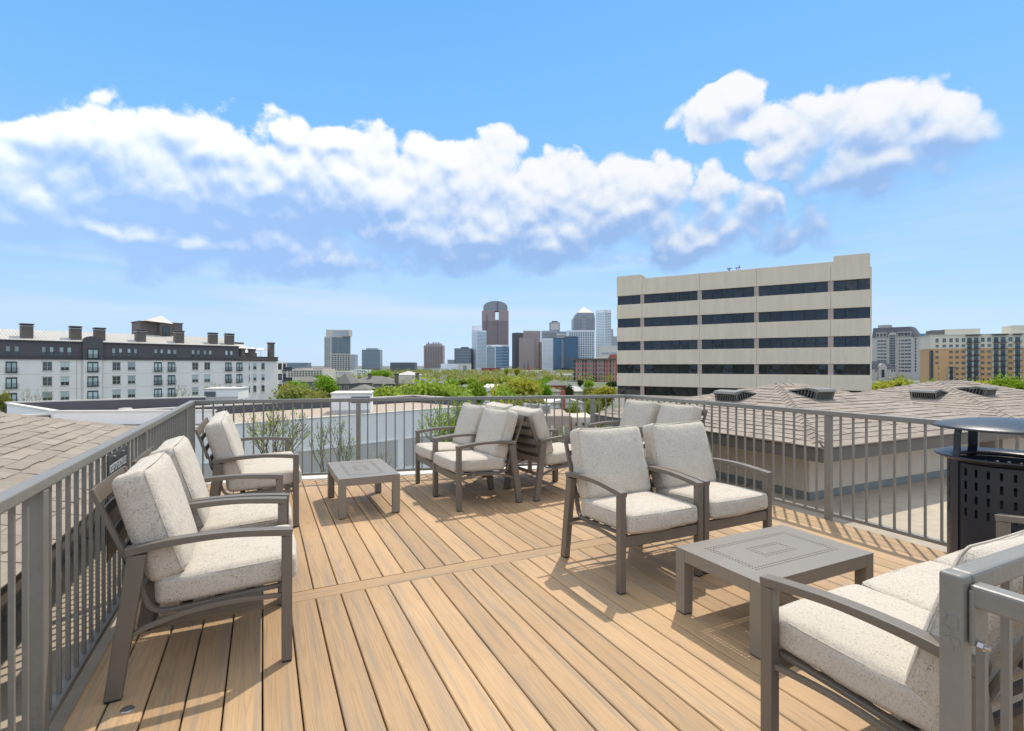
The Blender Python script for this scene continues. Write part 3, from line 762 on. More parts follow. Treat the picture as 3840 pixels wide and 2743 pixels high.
# ------------------------------------------------------------------ shingled hip roofs beside the deck
def shingle_mat():
    m = M['shingle']; N = NT(m.node_tree); b = N.n['Principled BSDF']
    g = N.new('ShaderNodeNewGeometry'); src = b.inputs['Base Color'].links[0].from_socket
    hs = N.new('ShaderNodeHueSaturation'); N.l.new(src, hs.inputs['Color'])
    N.l.new(N.math('ADD', 0.84, N.math('MULTIPLY', g.outputs['Random Per Island'], 0.28)), hs.inputs['Value'])
    N.l.new(hs.outputs[0], b.inputs['Base Color'])
shingle_mat()
def ray(u, v): return Vector(((u-CU)/F, 1.0, (CV-v)/F))
def hit(u, v, pt, n):
    d = ray(u, v); o = Vector((0, 0, H)); return o+d*((Vector(pt)-o).dot(n)/d.dot(n))
def hip_house(label, q0, q1, p0, p1, ze, zr, faces, seed, wall_z=ROOF_Z, over=0.45, limit=300):
    """hip roof over q0..q1 x p0..p1 (deck coordinates; local x = q, y = p)"""
    rg = random.Random(seed)
    ox, oy = PQ((p0+p1)/2, (q0+q1)/2); t = thing('hip_roof_house', label, 'house', (ox, oy, 0), TH)
    hx, hy = (q1-q0)/2, (p1-p0)/2; run = min(hx, hy); sl = (zr-ze)/run; k = math.hypot(1, sl)
    MB().bb(-hx+over, hx-over, -hy+over, hy-over, wall_z+0.002, ze-0.10).build('wall', M['stucco'], t)
    fl = MB(); a, c = hx-over, hy-over
    for (x0, x1, y0, y1) in ((-a-0.02, a+0.02, -c-0.02, -c+0.001), (-a-0.02, a+0.02, c-0.001, c+0.02), (-a-0.02, -a+0.001, -c, c), (a-0.001, a+0.02, -c, c)):
        fl.bb(x0, x1, y0, y1, wall_z+0.003, wall_z+0.09)
    fl.build('wall_flashing', M['flash'], t)
    MB().bb(-hx+0.03, hx-0.03, -hy+0.03, hy-0.03, ze-0.099, ze-0.07).build('soffit', M['stucco'], t)
    f = 0.16
    for (x0, x1, y0, y1) in ((-hx, hx, -hy, -hy+0.028), (-hx, hx, hy-0.028, hy), (-hx, -hx+0.028, -hy+0.0285, hy-0.0285), (hx-0.028, hx, -hy+0.0285, hy-0.0285)):
        MB().bb(x0, x1, y0, y1, ze-f, ze-0.012).build('fascia', M['fascia'], t)
    # roof deck as one solid
    rx, ry = hx-run, hy-run
    vs = [(-hx-0.02, -hy-0.02, ze-0.011), (hx+0.02, -hy-0.02, ze-0.011), (hx+0.02, hy+0.02, ze-0.011), (-hx-0.02, hy+0.02, ze-0.011),
          (-rx, -ry, zr-0.004), (rx, -ry, zr-0.004), (rx, ry, zr-0.004), (-rx, ry, zr-0.004)]
    roof = MB().add(vs, [(3, 2, 1, 0), (0, 1, 5, 4), (1, 2, 6, 5), (2, 3, 7, 6), (3, 0, 4, 7), (4, 5, 6, 7)]).build('roof', M['shingle_base'], t)
    F4 = {'-y': ((-hx, -hy), (1, 0), (0, 1), 2*hx), '+x': ((hx, -hy), (0, 1), (-1, 0), 2*hy),
          '+y': ((hx, hy), (-1, 0), (0, -1), 2*hx), '-x': ((-hx, hy), (0, -1), (1, 0), 2*hy)}
    items = []
    dr = 0.128/k
    for fn in faces:
        (ax, ay), (tx, ty), (nx, ny), Lf = F4[fn]
        def pt(s, r, h):
            return (ax+tx*s+nx*r-nx*sl/k*h, ay+ty*s+ny*r-ny*sl/k*h, ze+sl*r+h/k)
        rows = int(run/dr)+1
        for i in range(rows):
            r0 = i*dr; r1 = min((i+1)*dr, run)
            if r1-r0 < 0.02: continue
            s = r0-rg.uniform(0, 0.3)
            while s < Lf-r0:
                w = rg.choice((0.14, 0.18, 0.22, 0.26, 0.30)); e = s+w-0.004
                lo0, lo1 = max(s, r0), min(e, Lf-r0); up0, up1 = max(s, r1), min(e, Lf-r1)
                if lo1-lo0 > 0.02:
                    if up1 <= up0: up0 = up1 = min(max((up0+up1)/2, r1), max(Lf-r1, r1)); up1 += 0.004
                    th = 0.013+rg.uniform(-0.003, 0.008); dn = rg.uniform(0.0, 0.018) if i else 0.025
                    rl = r0-dn
                    vs = [pt(lo0, rl, 0.001), pt(lo1, rl, 0.001), pt(up1, r1, 0.001), pt(up0, r1, 0.001),
                          pt(lo0, rl, th), pt(lo1, rl, th), pt(up1, r1, 0.006), pt(up0, r1, 0.006)]
                    cx, cy = (vs[0][0]+vs[2][0])/2, (vs[0][1]+vs[2][1])/2
                    wx, wy = ox+E2.x*cx+E1.x*cy, oy+E2.y*cx+E1.y*cy
                    sc_ = math.hypot(wx, wy)
                    if wy < 0.4 or abs(wx/max(wy, .1)) > 1.04: sc_ += 100
                    items.append((sc_, vs))
                s += w
    items.sort(key=lambda x: x[0])
    rest = MB()
    for n, (d, vs) in enumerate(items):
        if n < limit:
            c = Vector(vs[0]); b = MB().hexa([tuple(Vector(v)-c) for v in vs]); o = b.build('shingle', M['shingle'], roof); o.location = c
        else: rest.hexa(vs)
    if rest.v: tag(rest.build('shingles_beyond', M['shingle'], roof), kind='stuff')
    # hip and ridge caps
    def caps(a, b, trim=0.0):
        a, b = Vector(a), Vector(b); d = b-a; a = a+d.normalized()*trim; d = b-a; Lc = d.length; n = max(1, int(Lc/0.14)); d.normalize()
        side = d.cross(Vector((0, 0, 1))).normalized()
        for i in range(n):
            c0 = a+d*(i*Lc/n-0.02); c1 = a+d*((i+1)*Lc/n); hw = 0.125
            up = Vector((0, 0, 1))
            def sec(c, lift): return [c-side*hw+up*(lift-0.055), c+up*(lift+0.012), c+side*hw+up*(lift-0.055)]
            lo = sec(c0, 0.028); hi = sec(c1, 0.014)
            low = [p-up*0.03 for p in lo]+[p-up*0.03 for p in hi]
            vs = [tuple(p) for p in lo+hi+low]
            MB().add(vs, [(0, 1, 4, 3), (1, 2, 5, 4), (6, 7, 1, 0), (7, 8, 2, 1), (6, 0, 3, 9), (2, 8, 11, 5)]).build('ridge_cap', M['shingle'], roof)
    for (sx_, sy_) in ((-1, -1), (1, -1), (1, 1), (-1, 1)):
        caps((sx_*hx, sy_*hy, ze), (sx_*rx, sy_*ry, zr), 0.16)
    if rx > 0.05: caps((-rx, 0, zr), (rx, 0, zr))
    if ry > 0.05: caps((0, -ry, zr), (0, ry, zr))
    t['_sl'] = sl
    return t, dict(ox=ox, oy=oy, hx=hx, hy=hy, ze=ze, sl=sl)
def roof_vent(t, g, u, v, face, w=0.42, lab=None):
    nl = {'-x': Vector((-g['sl'], 0, 1)), '-y': Vector((0, -g['sl'], 1)), '+x': Vector((g['sl'], 0, 1))}[face]
    rot = Matrix.Rotation(TH, 3, 'Z'); n = (rot @ nl).normalized()
    base = {'-x': (-g['hx'], 0, g['ze']), '-y': (0, -g['hy'], g['ze']), '+x': (g['hx'], 0, g['ze'])}[face]
    pt = rot @ Vector(base)+Vector((g['ox'], g['oy'], 0))
    h = hit(u, v, pt, n); loc = rot.inverted() @ (h-Vector((g['ox'], g['oy'], 0)))
    # local frame: x across the slope, y up the slope, z off the roof
    z = nl.normalized(); up = {'-x': Vector((1, 0, g['sl'])), '-y': Vector((0, 1, g['sl'])), '+x': Vector((-1, 0, g['sl']))}[face].normalized(); x = up.cross(z)
    mx = Matrix((x, up, z)).transposed().to_4x4(); mx.translation = loc
    b = MB(); hw = w/2
    prof = [(-0.17, 0.115), (-0.20, 0.140), (-0.165, 0.165), (-0.02, 0.150), (0.26, 0.030), (0.26, 0.005), (-0.02, 0.122)]
    b.extrude_x(prof, -hw, hw)
    hood = b.build('roof_vent', M['vent'], t); hood.matrix_local = mx
    g2 = MB().bb(-hw+0.02, hw-0.02, -0.15, 0.24, 0.012, 0.118); 
    gb = MB().extrude_x([(-0.15, 0.012), (0.20, 0.012), (-0.03, 0.116), (-0.15, 0.114)], -hw+0.02, hw-0.02).build('vent_core', M['dark'], hood)
    b = MB()
    n_ = 12
    for i in range(n_+1):
        xx = -hw+0.008+(w-0.016)*i/n_; b.bb(xx-0.005, xx+0.005, -0.172, -0.160, 0.010, 0.116)
    for s_ in (-1, 1):
        for i in range(7):
            yy = -0.14+0.05*i; zz = 0.116 if yy < -0.03 else 0.116-(yy+0.03)*0.46
            b.bb(s_*hw-0.004*s_-0.003, s_*hw-0.004*s_+0.003, yy-0.005, yy+0.005, 0.010, zz)
    b.build('vent_grille', M['vent'], hood)
    MB().bb(-hw-0.06, hw+0.06, -0.20, 0.30, 0.006, 0.012).build('vent_flange', M['vent'], hood)
h1, g1 = hip_house('taupe shingled hip roof just beyond the right railing with two vents', 5.32, 10.02, 3.42, 7.60, 0.55, 1.10, ('-x', '-y'), 11)
roof_vent(h1, g1, 2752, 1496, '-x'); roof_vent(h1, g1, 3050, 1488, '-y')
h2, g2_ = hip_house('farther shingled hip roof at the right edge of the picture', 10.06, 15.3, 3.42, 7.60, 0.52, 1.08, ('-x', '-y'), 12)
roof_vent(h2, g2_, 3480, 1488, '-x'); roof_vent(h2, g2_, 3668, 1476, '-y')
h3, g3 = hip_house('brown shingled roof sloping down to the left railing', -5.5, -1.10, -3.0, 9.10, 0.40, 1.08, ('+x',), 13, over=0.35)
# ------------------------------------------------------------------ buildings
M['office'] = mat('beige_precast', (0.72, 0.595, 0.45), 0.85, 0.13, 0.5, 0.15, 25, stretch=(2.2, 2.2, 0.16))
M['office_joint'] = mat('pink_precast', (0.46, 0.345, 0.285), 0.85, 0.08, 0.6)
M['office_glass'] = glass('dark_office_glass', (0.014, 0.017, 0.018), 0.03, 0.5, 0.18, 0.6)
M['white_brick'] = mat('white_painted_brick', (0.88, 0.82, 0.73), 0.85, 0.05, 0.5, 0.25, 14)
M['charcoal_brick'] = mat('charcoal_brick', (0.115, 0.105, 0.105), 0.9, 0.10, 0.6, 0.3, 14)
M['taupe_brick'] = mat('taupe_brick', (0.155, 0.130, 0.110), 0.9, 0.12, 1.0, 0.3, 14)
M['metal_roof'] = mat('pale_metal_roof', (0.52, 0.485, 0.42), 0.55, 0.06, 0.4)
M['trim'] = mat('cream_trim', (0.60, 0.54, 0.45), 0.8, 0.05)
M['blind'] = mat('pale_blind', (0.42, 0.50, 0.47), 0.5, 0.05, 0.8, spec=0.6, rnd=0.35)
M['win_glass'] = glass('window_glass', (0.075, 0.095, 0.095), 0.06, 0.6)
M['dark_frame'] = mat('dark_window_frame', (0.045, 0.042, 0.042), 0.5, 0.05)
M['black_iron'] = mat('black_iron', (0.022, 0.024, 0.028), 0.5, 0.05)
M['white_render'] = mat('white_render', (0.83, 0.80, 0.74), 0.85, 0.06, 0.25, 0.1, 8)
M['grey_parapet'] = mat('grey_parapet', (0.10, 0.10, 0.11), 0.9, 0.10, 0.8)
M['gravel'] = mat('tan_gravel_roof', (0.42, 0.34, 0.26), 0.95, 0.25, 2.0, 0.4, 40)
M['grey_panel'] = mat('grey_panel', (0.50, 0.47, 0.42), 0.8, 0.06, 0.4)
M['grey_shingle'] = mat('grey_green_shingle', (0.185, 0.175, 0.150), 0.95, 0.14, 0.8, 0.3, 10)
M['grey_wall'] = mat('grey_siding', (0.16, 0.15, 0.145), 0.9, 0.08, 0.6)
M['red_brick'] = mat('red_brick', (0.40, 0.115, 0.075), 0.9, 0.12, 0.3)
M['pink_band'] = mat('pink_band', (0.47, 0.33, 0.28), 0.85, 0.08, 0.4)
M['tan_brick'] = mat('tan_brick', (0.56, 0.34, 0.165), 0.9, 0.08, 0.3, 0.2, 6)
M['cream'] = mat('cream_render', (0.66, 0.60, 0.48), 0.85, 0.05, 0.3)
M['stone'] = mat('pale_limestone', (0.47, 0.43, 0.38), 0.85, 0.06, 0.1)
M['slate'] = mat('slate_roof', (0.085, 0.085, 0.095), 0.7, 0.12, 0.2)
def tone(name, c, r=0.7): 
    if name not in M: M[name] = mat(name, c, r, 0.06, 0.02)
    return M[name]
G_BLUE = glass('blue_curtain_wall', (0.045, 0.125, 0.20), 0.10, 0.8)
G_DARK = glass('dark_curtain_wall', (0.030, 0.040, 0.055), 0.10, 0.7)
G_PALE = glass('pale_curtain_wall', (0.33, 0.40, 0.44), 0.15, 0.7)
G_TEAL = glass('teal_curtain_wall', (0.035, 0.16, 0.22), 0.08, 0.8)
G_GREY = glass('grey_curtain_wall', (0.14, 0.17, 0.18), 0.15, 0.6)
G_WIN = glass('far_window', (0.05, 0.055, 0.06), 0.15, 0.5)

def frame_thing(name, label, cat, A, B):
    """root at A (plan), local x towards B, local y away from the camera side (left of A->B)"""
    d = Vector(B)-Vector(A); t = thing(name, label, cat, (A[0], A[1], 0), math.atan2(d.y, d.x))
    return t, d.length, d.normalized()
_wm = {}
def cached(key, fn):
    if key not in _wm: _wm[key] = fn()
    return _wm[key]
def window(par, x0, x1, z0, z1, y=0.0, fr='trim', pane='blind', mull=1, trans=1, fw=0.07, sill=True, name='window', surround=None, blind=0.0):
    """framed window on the wall plane y (outside is -y); panes are sub-parts"""
    w, h = round(x1-x0, 2), round(z1-z0, 2)
    def fm():
        b = MB()
        b.bb(-w/2, -w/2+fw, -0.06, 0.02, 0, h); b.bb(w/2-fw, w/2, -0.06, 0.02, 0, h)
        b.bb(-w/2+fw, w/2-fw, -0.06, 0.02, 0, fw); b.bb(-w/2+fw, w/2-fw, -0.06, 0.02, h-fw, h)
        for k in range(mull):
            x = -w/2+w*(k+1)/(mull+1); b.bb(x-0.03, x+0.03, -0.055, 0.02, fw, h-fw)
        if trans: b.bb(-w/2+fw, w/2-fw, -0.05, 0.02, h*0.42, h*0.42+0.05)
        if sill: b.bb(-w/2-0.12, w/2+0.12, -0.16, 0.02, -0.12, -0.001)
        if surround: b.bb(-w/2-0.14, w/2+0.14, -0.10, 0.02, h+0.001, h+0.16)
        return b.mesh(name, M[fr])
    o = link(name, cached((name, w, h, fr, mull, trans, fw, sill, surround), fm), par); o.location = ((x0+x1)/2, y, z0)
    def pm(a, c, m): return lambda: MB().bb(-w/2+fw*0.9, w/2-fw*0.9, -0.02, 0.021, a, c).mesh('pane', m if not isinstance(m, str) else M[m])
    if blind:
        zb = round(h*(1-blind), 2)
        link('blind', cached(('b', w, zb, h), pm(zb, h-fw*0.9, 'blind')), o)
        link('pane', cached(('p', w, zb, pane), pm(fw*0.9, zb-0.002, pane)), o)
    else: link('pane', cached(('p', w, h, pane), pm(fw*0.9, h-fw*0.9, pane)), o)
    return o
def french(par, x0, x1, z0, z1, y=0.0, balcony=True):
    o = window(par, x0, x1, z0, z1, y, 'dark_frame', 'win_glass', 1, 0, 0.12, False, 'balcony_door', blind=0.0)
    w, h = round(x1-x0, 2), round(z1-z0, 2)
    def curtains(): return MB().bb(-w/2+0.16, -0.1, -0.024, -0.021, 0.15, h-0.35).bb(0.1, w/2-0.16, -0.024, -0.021, 0.15, h-0.35).mesh('curtain', M['blind'])
    link('curtain', cached(('cur', w, h), curtains), o)
    if balcony:
        def bal():
            b = MB(); W2 = w/2+0.12
            b.bb(-W2, W2, -0.45, -0.07, -0.06, 0.0); b.bb(-W2, W2, -0.45, -0.41, 0.92, 0.97)
            n = int(2*W2/0.13)
            for k in range(n+1):
                x = -W2+0.012+(2*W2-0.024)*k/n; b.bb(x-0.012, x+0.012, -0.44, -0.416, 0.0, 0.92)
            for s in (-1, 1): b.bb(s*W2-0.02, s*W2+0.02, -0.41, -0.05, 0.90, 0.95)
            return b.mesh('balcony', M['black_iron'])
        link('balcony', cached(('bal', w), bal), o)
    return o

# ---- white and charcoal apartment block, left
A = (-102.6, 104.4); Bp = (-75.0, 140.6)
ap, LA, dA = frame_thing('apartment_block', 'long white brick apartment block with charcoal top floor and chimneys', 'building', A, Bp)
xs = lambda u: s_at(u, A, dA)
X0, X1 = -14.0, xs(895)
MB().bb(X0, X1, 0.0, 16, GROUND, 2.70).build('wall', M['white_brick'], ap)
MB().bb(X0, X1, -0.12, 16, 2.701, 6.50).build('top_floor_wall', M['charcoal_brick'], ap)
for z in (3.28, 2.72): MB().bb(X0, X1, -0.28, -0.121, z, z+0.16).build('cornice', M['charcoal_brick'], ap)
for z in (-0.45, -3.65): MB().bb(X0, X1, -0.03, 0.001, z, z+0.06).build('band_course', M['trim'], ap)
MB().bb(X0, X1, -0.42, 0.2, 6.501, 6.72).build('eave', M['charcoal_brick'], ap)
roof = MB().extrude_x([(-0.40, 6.722), (16, 6.722), (10, 9.3), (8.6, 9.3)], X0, X1).build('roof', M['metal_roof'], ap)
n = int((X1-X0)/0.55); sl = (9.3-6.722)/9.0
seam = MB().ribbon_x([(-0.40, 6.75), (8.58, 9.32)], 0.07, -0.03, 0.03).mesh('roof_seam', M['metal_roof'])
for k in range(n): o = link('roof_seam', seam, roof); o.location = (X0+0.3+k*0.55, 0, 0)
def ux(x): return xs(x/4.061)                      # columns read off two enlargements of the facade
def ux2(x): return xs(560+x/4.061)
for a, c, f in ((80, 290, ux), (630, 815, ux), (900, 1085, ux), (1700, 1860, ux), (1935, 2085, ux), (70, 210, ux2), (270, 410, ux2), (640, 765, ux2), (820, 945, ux2), (1150, 1265, ux2)):
    m_ = (f(a)+f(c))/2; hw = (f(c)-f(a))/2
    for (a1, c1) in ((m_-hw, m_-0.28), (m_+0.28, m_+hw)): window(ap, a1, c1, 3.50, 5.42, -0.12, 'charcoal_brick', 'win_glass', 0, 1, 0.06, False, blind=RNG.choice((0.5, 0.6, 0.58)))
ROWS = ((0.30, 2.20), (-2.92, -1.02), (-6.14, -4.24), (-9.3, -7.4))
for a, c, f in ((645, 795, ux), (920, 1055, ux), (1710, 1835, ux), (1945, 2060, ux), (650, 745, ux2), (835, 925, ux2)):
    for z0, z1 in ROWS: window(ap, f(a), f(c), z0, z1, 0.0, 'trim', 'win_glass', 1, 1, 0.07, True, surround=True, blind=RNG.choice((0.0, 0.55, 0.6, 0.62)))
for a, c, f in ((85, 260, ux), (70, 190, ux2), (280, 395, ux2), (1155, 1250, ux2), (1325, 1415, ux2)):
    for z0, z1 in ROWS: french(ap, f(a), f(c), z0-0.30, z1+0.05, 0.0)
# arched centre bay
xa, xb = ux(1250), ux(1555); xc = (xa+xb)/2; hw = (xb-xa)/2
arch = [(xa, 2.701), (xb, 2.701)]+[(xc+hw*math.cos(R(t_)), 7.0+1.0*math.sin(R(t_))) for t_ in range(0, 181, 12)]
b = MB(); n = len(arch)
b.add([(x, -0.75, z) for x, z in arch]+[(x, -0.121, z) for x, z in arch], [list(range(n)), [n+i for i in range(n)][::-1]]+[((i+1) % n, i, n+i, n+(i+1) % n) for i in range(n)])
bay = b.build('arched_bay', M['charcoal_brick'], ap)
MB().bb(xa+0.15, xb-0.15, -0.60, 0.001, GROUND, 2.70).build('bay_wall', M['white_brick'], ap)
fx0, fx1 = ux(1318), ux(1484)
french(ap, fx0, fx1, 2.95, 5.25, -0.75)
for z0, z1 in ROWS: french(ap, fx0, fx1, z0-0.30, z1+0.05, -0.60)
for x in (ux(1165), ux(1240), ux(1558)): MB().bb(x-0.05, x+0.05, -0.72 if x > xa and x < xb else -0.10, -0.002 if not (x > xa and x < xb) else -0.601, -8, 2.66).build('downpipe', M['trim'], ap)
for a, c, zt_, f in ((365, 500, 10.25, ux), (1115, 1245, 10.2, ux), (1485, 1610, 10.1, ux), (2115, 2235, 10.2, ux), (435, 545, 10.3, ux2), (960, 1060, 10.2, ux2), (1215, 1310, 10.2, ux2)):
    m_ = (f(a)+f(c))/2
    ch = MB().bb(m_-0.95, m_+0.95, 0.9, 2.6, 6.6, zt_-0.62).build('chimney', M['taupe_brick'], ap)
    MB().bb(m_-1.08, m_+1.08, 0.77, 2.73, zt_-0.619, zt_-0.50).build('chimney_collar', M['metal_roof'], ch)
    MB().bb(m_-0.9, m_+0.9, 0.95, 2.55, zt_-0.499, zt_-0.3).build('chimney_neck', M['black_iron'], ch)
    MB().bb(m_-1.1, m_+1.1, 0.75, 2.75, zt_-0.299, zt_).build('chimney_cap', M['charcoal_brick'], ch, bevel=0.12)
# penthouse on the roof
xa, xb = ux2(55), ux2(720)
ph = MB().bb(xa, xb, 9, 15, 8.0, 12.6).build('penthouse', M['taupe_brick'], ap)
MB().bb(xa-0.2, xb+0.2, 8.8, 15.2, 12.601, 12.8).build('penthouse_cornice', M['taupe_brick'], ph)
xm = (ux2(320)+ux2(540))/2; hw = (ux2(540)-ux2(320))/2
MB().bb(xm-hw+0.3, xm+hw-0.3, 7.6, 8.999, 8.6, 12.3).build('penthouse_bay', M['taupe_brick'], ph)
b = MB(); b.add([(xm-hw-3, 7.2, 12.81), (xm+hw, 7.2, 12.31), (xm+hw, 14, 12.81), (xm-hw-3, 14, 12.81), (xm, 10.5, 14.6)], [(0, 1, 4), (1, 2, 4), (2, 3, 4), (3, 0, 4), (3, 2, 1, 0)])
b.build('penthouse_roof', M['metal_roof'], ph)
window(ap, xm-hw*0.5, xm+hw*0.5, 8.9, 11.6, 7.6, 'black_iron', 'win_glass', 1, 0, 0.08, False)
# end wing with roof terrace, same block turned the corner
A2 = (A[0]+dA.x*X1, A[1]+dA.y*X1); ywing = PX(1038, 154.0)
ew, LE, dE = frame_thing('apartment_wing', 'white end wing of the apartment block with roof terrace and umbrellas', 'building', A2, ywing)
MB().bb(0, LE, 0.01, 13, GROUND, 2.7).build('wall', M['white_brick'], ew)
MB().bb(-0.1, LE+0.2, -0.25, 13, 2.701, 4.0).build('parapet', M['taupe_brick'], ew)
for z in (2.9, 3.85): MB().bb(-0.15, LE+0.3, -0.42, -0.251, z, z+0.14).build('cornice', M['taupe_brick'], ew)
f3 = lambda x: s_at(560+x/4.061, A2, dE)
for a, c in ((1512, 1532), (1580, 1630), (1705, 1755)):
    for z0, z1 in ROWS[:3]: window(ew, f3(a), f3(c), z0, z1, 0.0, 'trim', 'win_glass', 0, 1, 0.06, True, blind=RNG.choice((0.0, 0.5)))
MB().bb(1, LE-0.5, 7.0, 13, 4.001, 5.2).build('terrace_house', M['taupe_brick'], ew)
b = MB(); pr = [(0.5, 6.6), (0.5, 13.4), (LE-0.2, 13.4), (LE-0.2, 6.6)]
vs = [(x, y, 5.201) for x, y in pr]+[(2.5, 9.0, 7.8), (2.5, 11.0, 7.8), (LE-4, 11.0, 7.8), (LE-4, 9.0, 7.8)]
b.add(vs, [(0, 1, 2, 3), (1, 0, 4, 5), (2, 1, 5, 6), (3, 2, 6, 7), (0, 3, 7, 4), (7, 6, 5, 4)]).build('terrace_roof', M['metal_roof'], ew)
MB().bb(1.5, LE-3.5, 8.9, 11.2, 7.81, 8.3).build('roof_curb', M['taupe_brick'], ew)
for x in (f3(1605), f3(1448), f3(1895)):
    tall = x > f3(1800)
    ch = MB().bb(x-0.7, x+0.7, 0.4, 1.7, 4.001, 7.9 if tall else 5.8).build('chimney', M['taupe_brick'], ew)
    MB().bb(x-0.85, x+0.85, 0.25, 1.85, 7.901 if tall else 5.801, 8.3 if tall else 6.2).build('chimney_cap', M['charcoal_brick'], ch)
for i, x in enumerate((f3(1705), f3(1830))):
    wx, wy = A2[0]+dE.x*x-dE.y*3.2, A2[1]+dE.y*x+dE.x*3.2
    um = thing('patio_umbrella', ('left' if i == 0 else 'right')+' white patio umbrella on the apartment roof terrace', 'umbrella', (wx, wy, 4.0), 0, 'umbrellas on the roof terrace')
    MB().tube([(0, 0, 0), (0, 0, 2.6)], 0.05, 6).build('pole', M['dark_frame'], um)
    b = MB(); n = 8; b.add([(1.9*math.cos(k*math.pi/4), 1.9*math.sin(k*math.pi/4), 1.95) for k in range(8)]+[(0, 0, 2.75)], [(k, (k+1) % 8, 8) for k in range(8)]).build('canopy', M['white_render'], um)
# balconied end beyond the wing
B3 = PX(1075, 162.0); eb, LB, dB = frame_thing('balcony_building', 'narrow pale block with stacked dark balconies beside the apartment wing', 'building', PX(1040, 156.0), B3)
MB().bb(0, LB, 0.0, 8, GROUND, 2.6).build('wall', M['white_brick'], eb)
for k in range(4):
    z = 0.2-3.2*k
    window(eb, 0.5, LB*0.45, z, z+1.9, 0.0, 'dark_frame', 'win_glass', 1, 0, 0.08, False); window(eb, LB*0.6, LB*0.9, z, z+1.9, 0.0, 'dark_frame', 'win_glass', 0, 0, 0.08, False)
    MB().bb(LB*0.5, LB+1.2, -1.2, -0.01, z-0.4, z-0.2).bb(LB*0.5, LB+1.2, -1.2, -1.15, z-0.2, z+0.7).build('balcony', M['black_iron'], eb)

# ---- beige office block, right
A = (18.0, 88.0); Bp = (48.7, 69.6)
of, LO, dO = frame_thing('office_block', 'beige concrete office block with bands of dark ribbon windows', 'building', A, Bp)
fo = lambda x: s_at(2250+x/2.067, A, dO)
ZTOP = 16.0; DEP = 24.0
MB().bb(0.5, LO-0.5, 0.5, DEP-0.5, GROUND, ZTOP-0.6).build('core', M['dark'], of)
bays = [(133, 312), (340, 755), (788, 1195), (1230, 1767), (1810, 2095)]
rows = [(11.78, 13.30), (7.88, 9.40), (3.98, 5.50), (0.10, 1.62), (-3.55, -2.05), (-7.6, -6.0)]
edges = [0.0]+[(fo(bays[i][1])+fo(bays[i+1][0]))/2 for i in range(4)]+[LO]
zb = [ZTOP]+[z for r in rows for z in (r[1], r[0])]+[GROUND]
for k in range(0, len(zb), 2):                        # spandrel panels, one per bay
    z1, z0 = zb[k], zb[k+1]
    for i in range(5):
        MB().bb(edges[i]+0.012, edges[i+1]-0.012, 0.0, 0.45, z0, z1).build('spandrel_panel', M['office'], of, bevel=0.03)
    MB().bb(0.0, 0.45, 0.451, DEP, z0, z1).build('spandrel_panel', M['office'], of)
    MB().bb(LO-0.45, LO, 0.451, DEP, z0, z1).build('spandrel_panel', M['office'], of)
for (z0, z1) in rows:
    for i in range(4):
        a, c = fo(bays[i][1]), fo(bays[i+1][0]); MB().bb(a, c, 0.07, 0.46, z0+0.001, z1-0.001).build('pilaster', M['office_joint'], of)
    for i, (a, c) in enumerate(bays):
        x0, x1 = fo(a), fo(c)
        if i == 0: x0 = 0.02
        if i == 4: x1 = LO-0.02
        wn = MB().bb(x0, x1, 0.30, 0.36, z0-0.01, z0+0.06).bb(x0, x1, 0.30, 0.36, z1-0.06, z1+0.01).build('window', M['dark_frame'], of)
        np_ = max(2, int(round((x1-x0)/1.55)))
        for k in range(np_):
            p0, p1 = x0+(x1-x0)*k/np_, x0+(x1-x0)*(k+1)/np_
            o = link('pane', cached(('op', round(p1-p0, 2), round(z1-z0, 2)), lambda: MB().bb(-(p1-p0)/2+0.02, (p1-p0)/2-0.02, 0.335, 0.355, 0.061, z1-z0-0.061).mesh('pane', M['office_glass'])), wn)
            o.location = ((p0+p1)/2, 0, z0); o.rotation_euler = (R(RNG.uniform(-.6, .6)), 0, R(RNG.uniform(-.9, .9)))
    MB().bb(LO-0.36, LO-0.30, 0.46, DEP, z0, z1).build('side_window', M['office_glass'], of)
MB().bb(0.0, fo(313), 0.0, 3.0, ZTOP+0.001, ZTOP+0.7).build('raised_parapet', M['office'], of)
MB().bb(fo(1812), LO, 0.0, 3.0, ZTOP+0.001, ZTOP+0.75).build('raised_parapet', M['office'], of)
MB().bb(0.2, LO-0.2, 3.2, DEP-0.2, ZTOP-0.55, ZTOP-0.4).build('roof', M['gravel'], of)
b = MB(); xo = fo(1030); rg = random.Random(4)
for k in range(7):
    x = xo+rg.uniform(-0.9, 0.9); b.tube([(x, 0.4, ZTOP-0.1), (x+rg.uniform(-.2, .2), 0.4, ZTOP+rg.uniform(.3, .9))], 0.04, 5); b.tube([(x-.3, .4, ZTOP+.35), (x+.3, .4, ZTOP+.45)], 0.05, 5)
b.build('roof_antenna', M['taupe_brick'], of)
# chamfered corner fin on the right end
b = MB(); b.prism([(LO+0.001, 0.2), (LO+0.25, 1.0), (LO+0.25, DEP), (LO+0.001, DEP)], -3.4, ZTOP-1.0).build('corner_fin', M['office'], of)

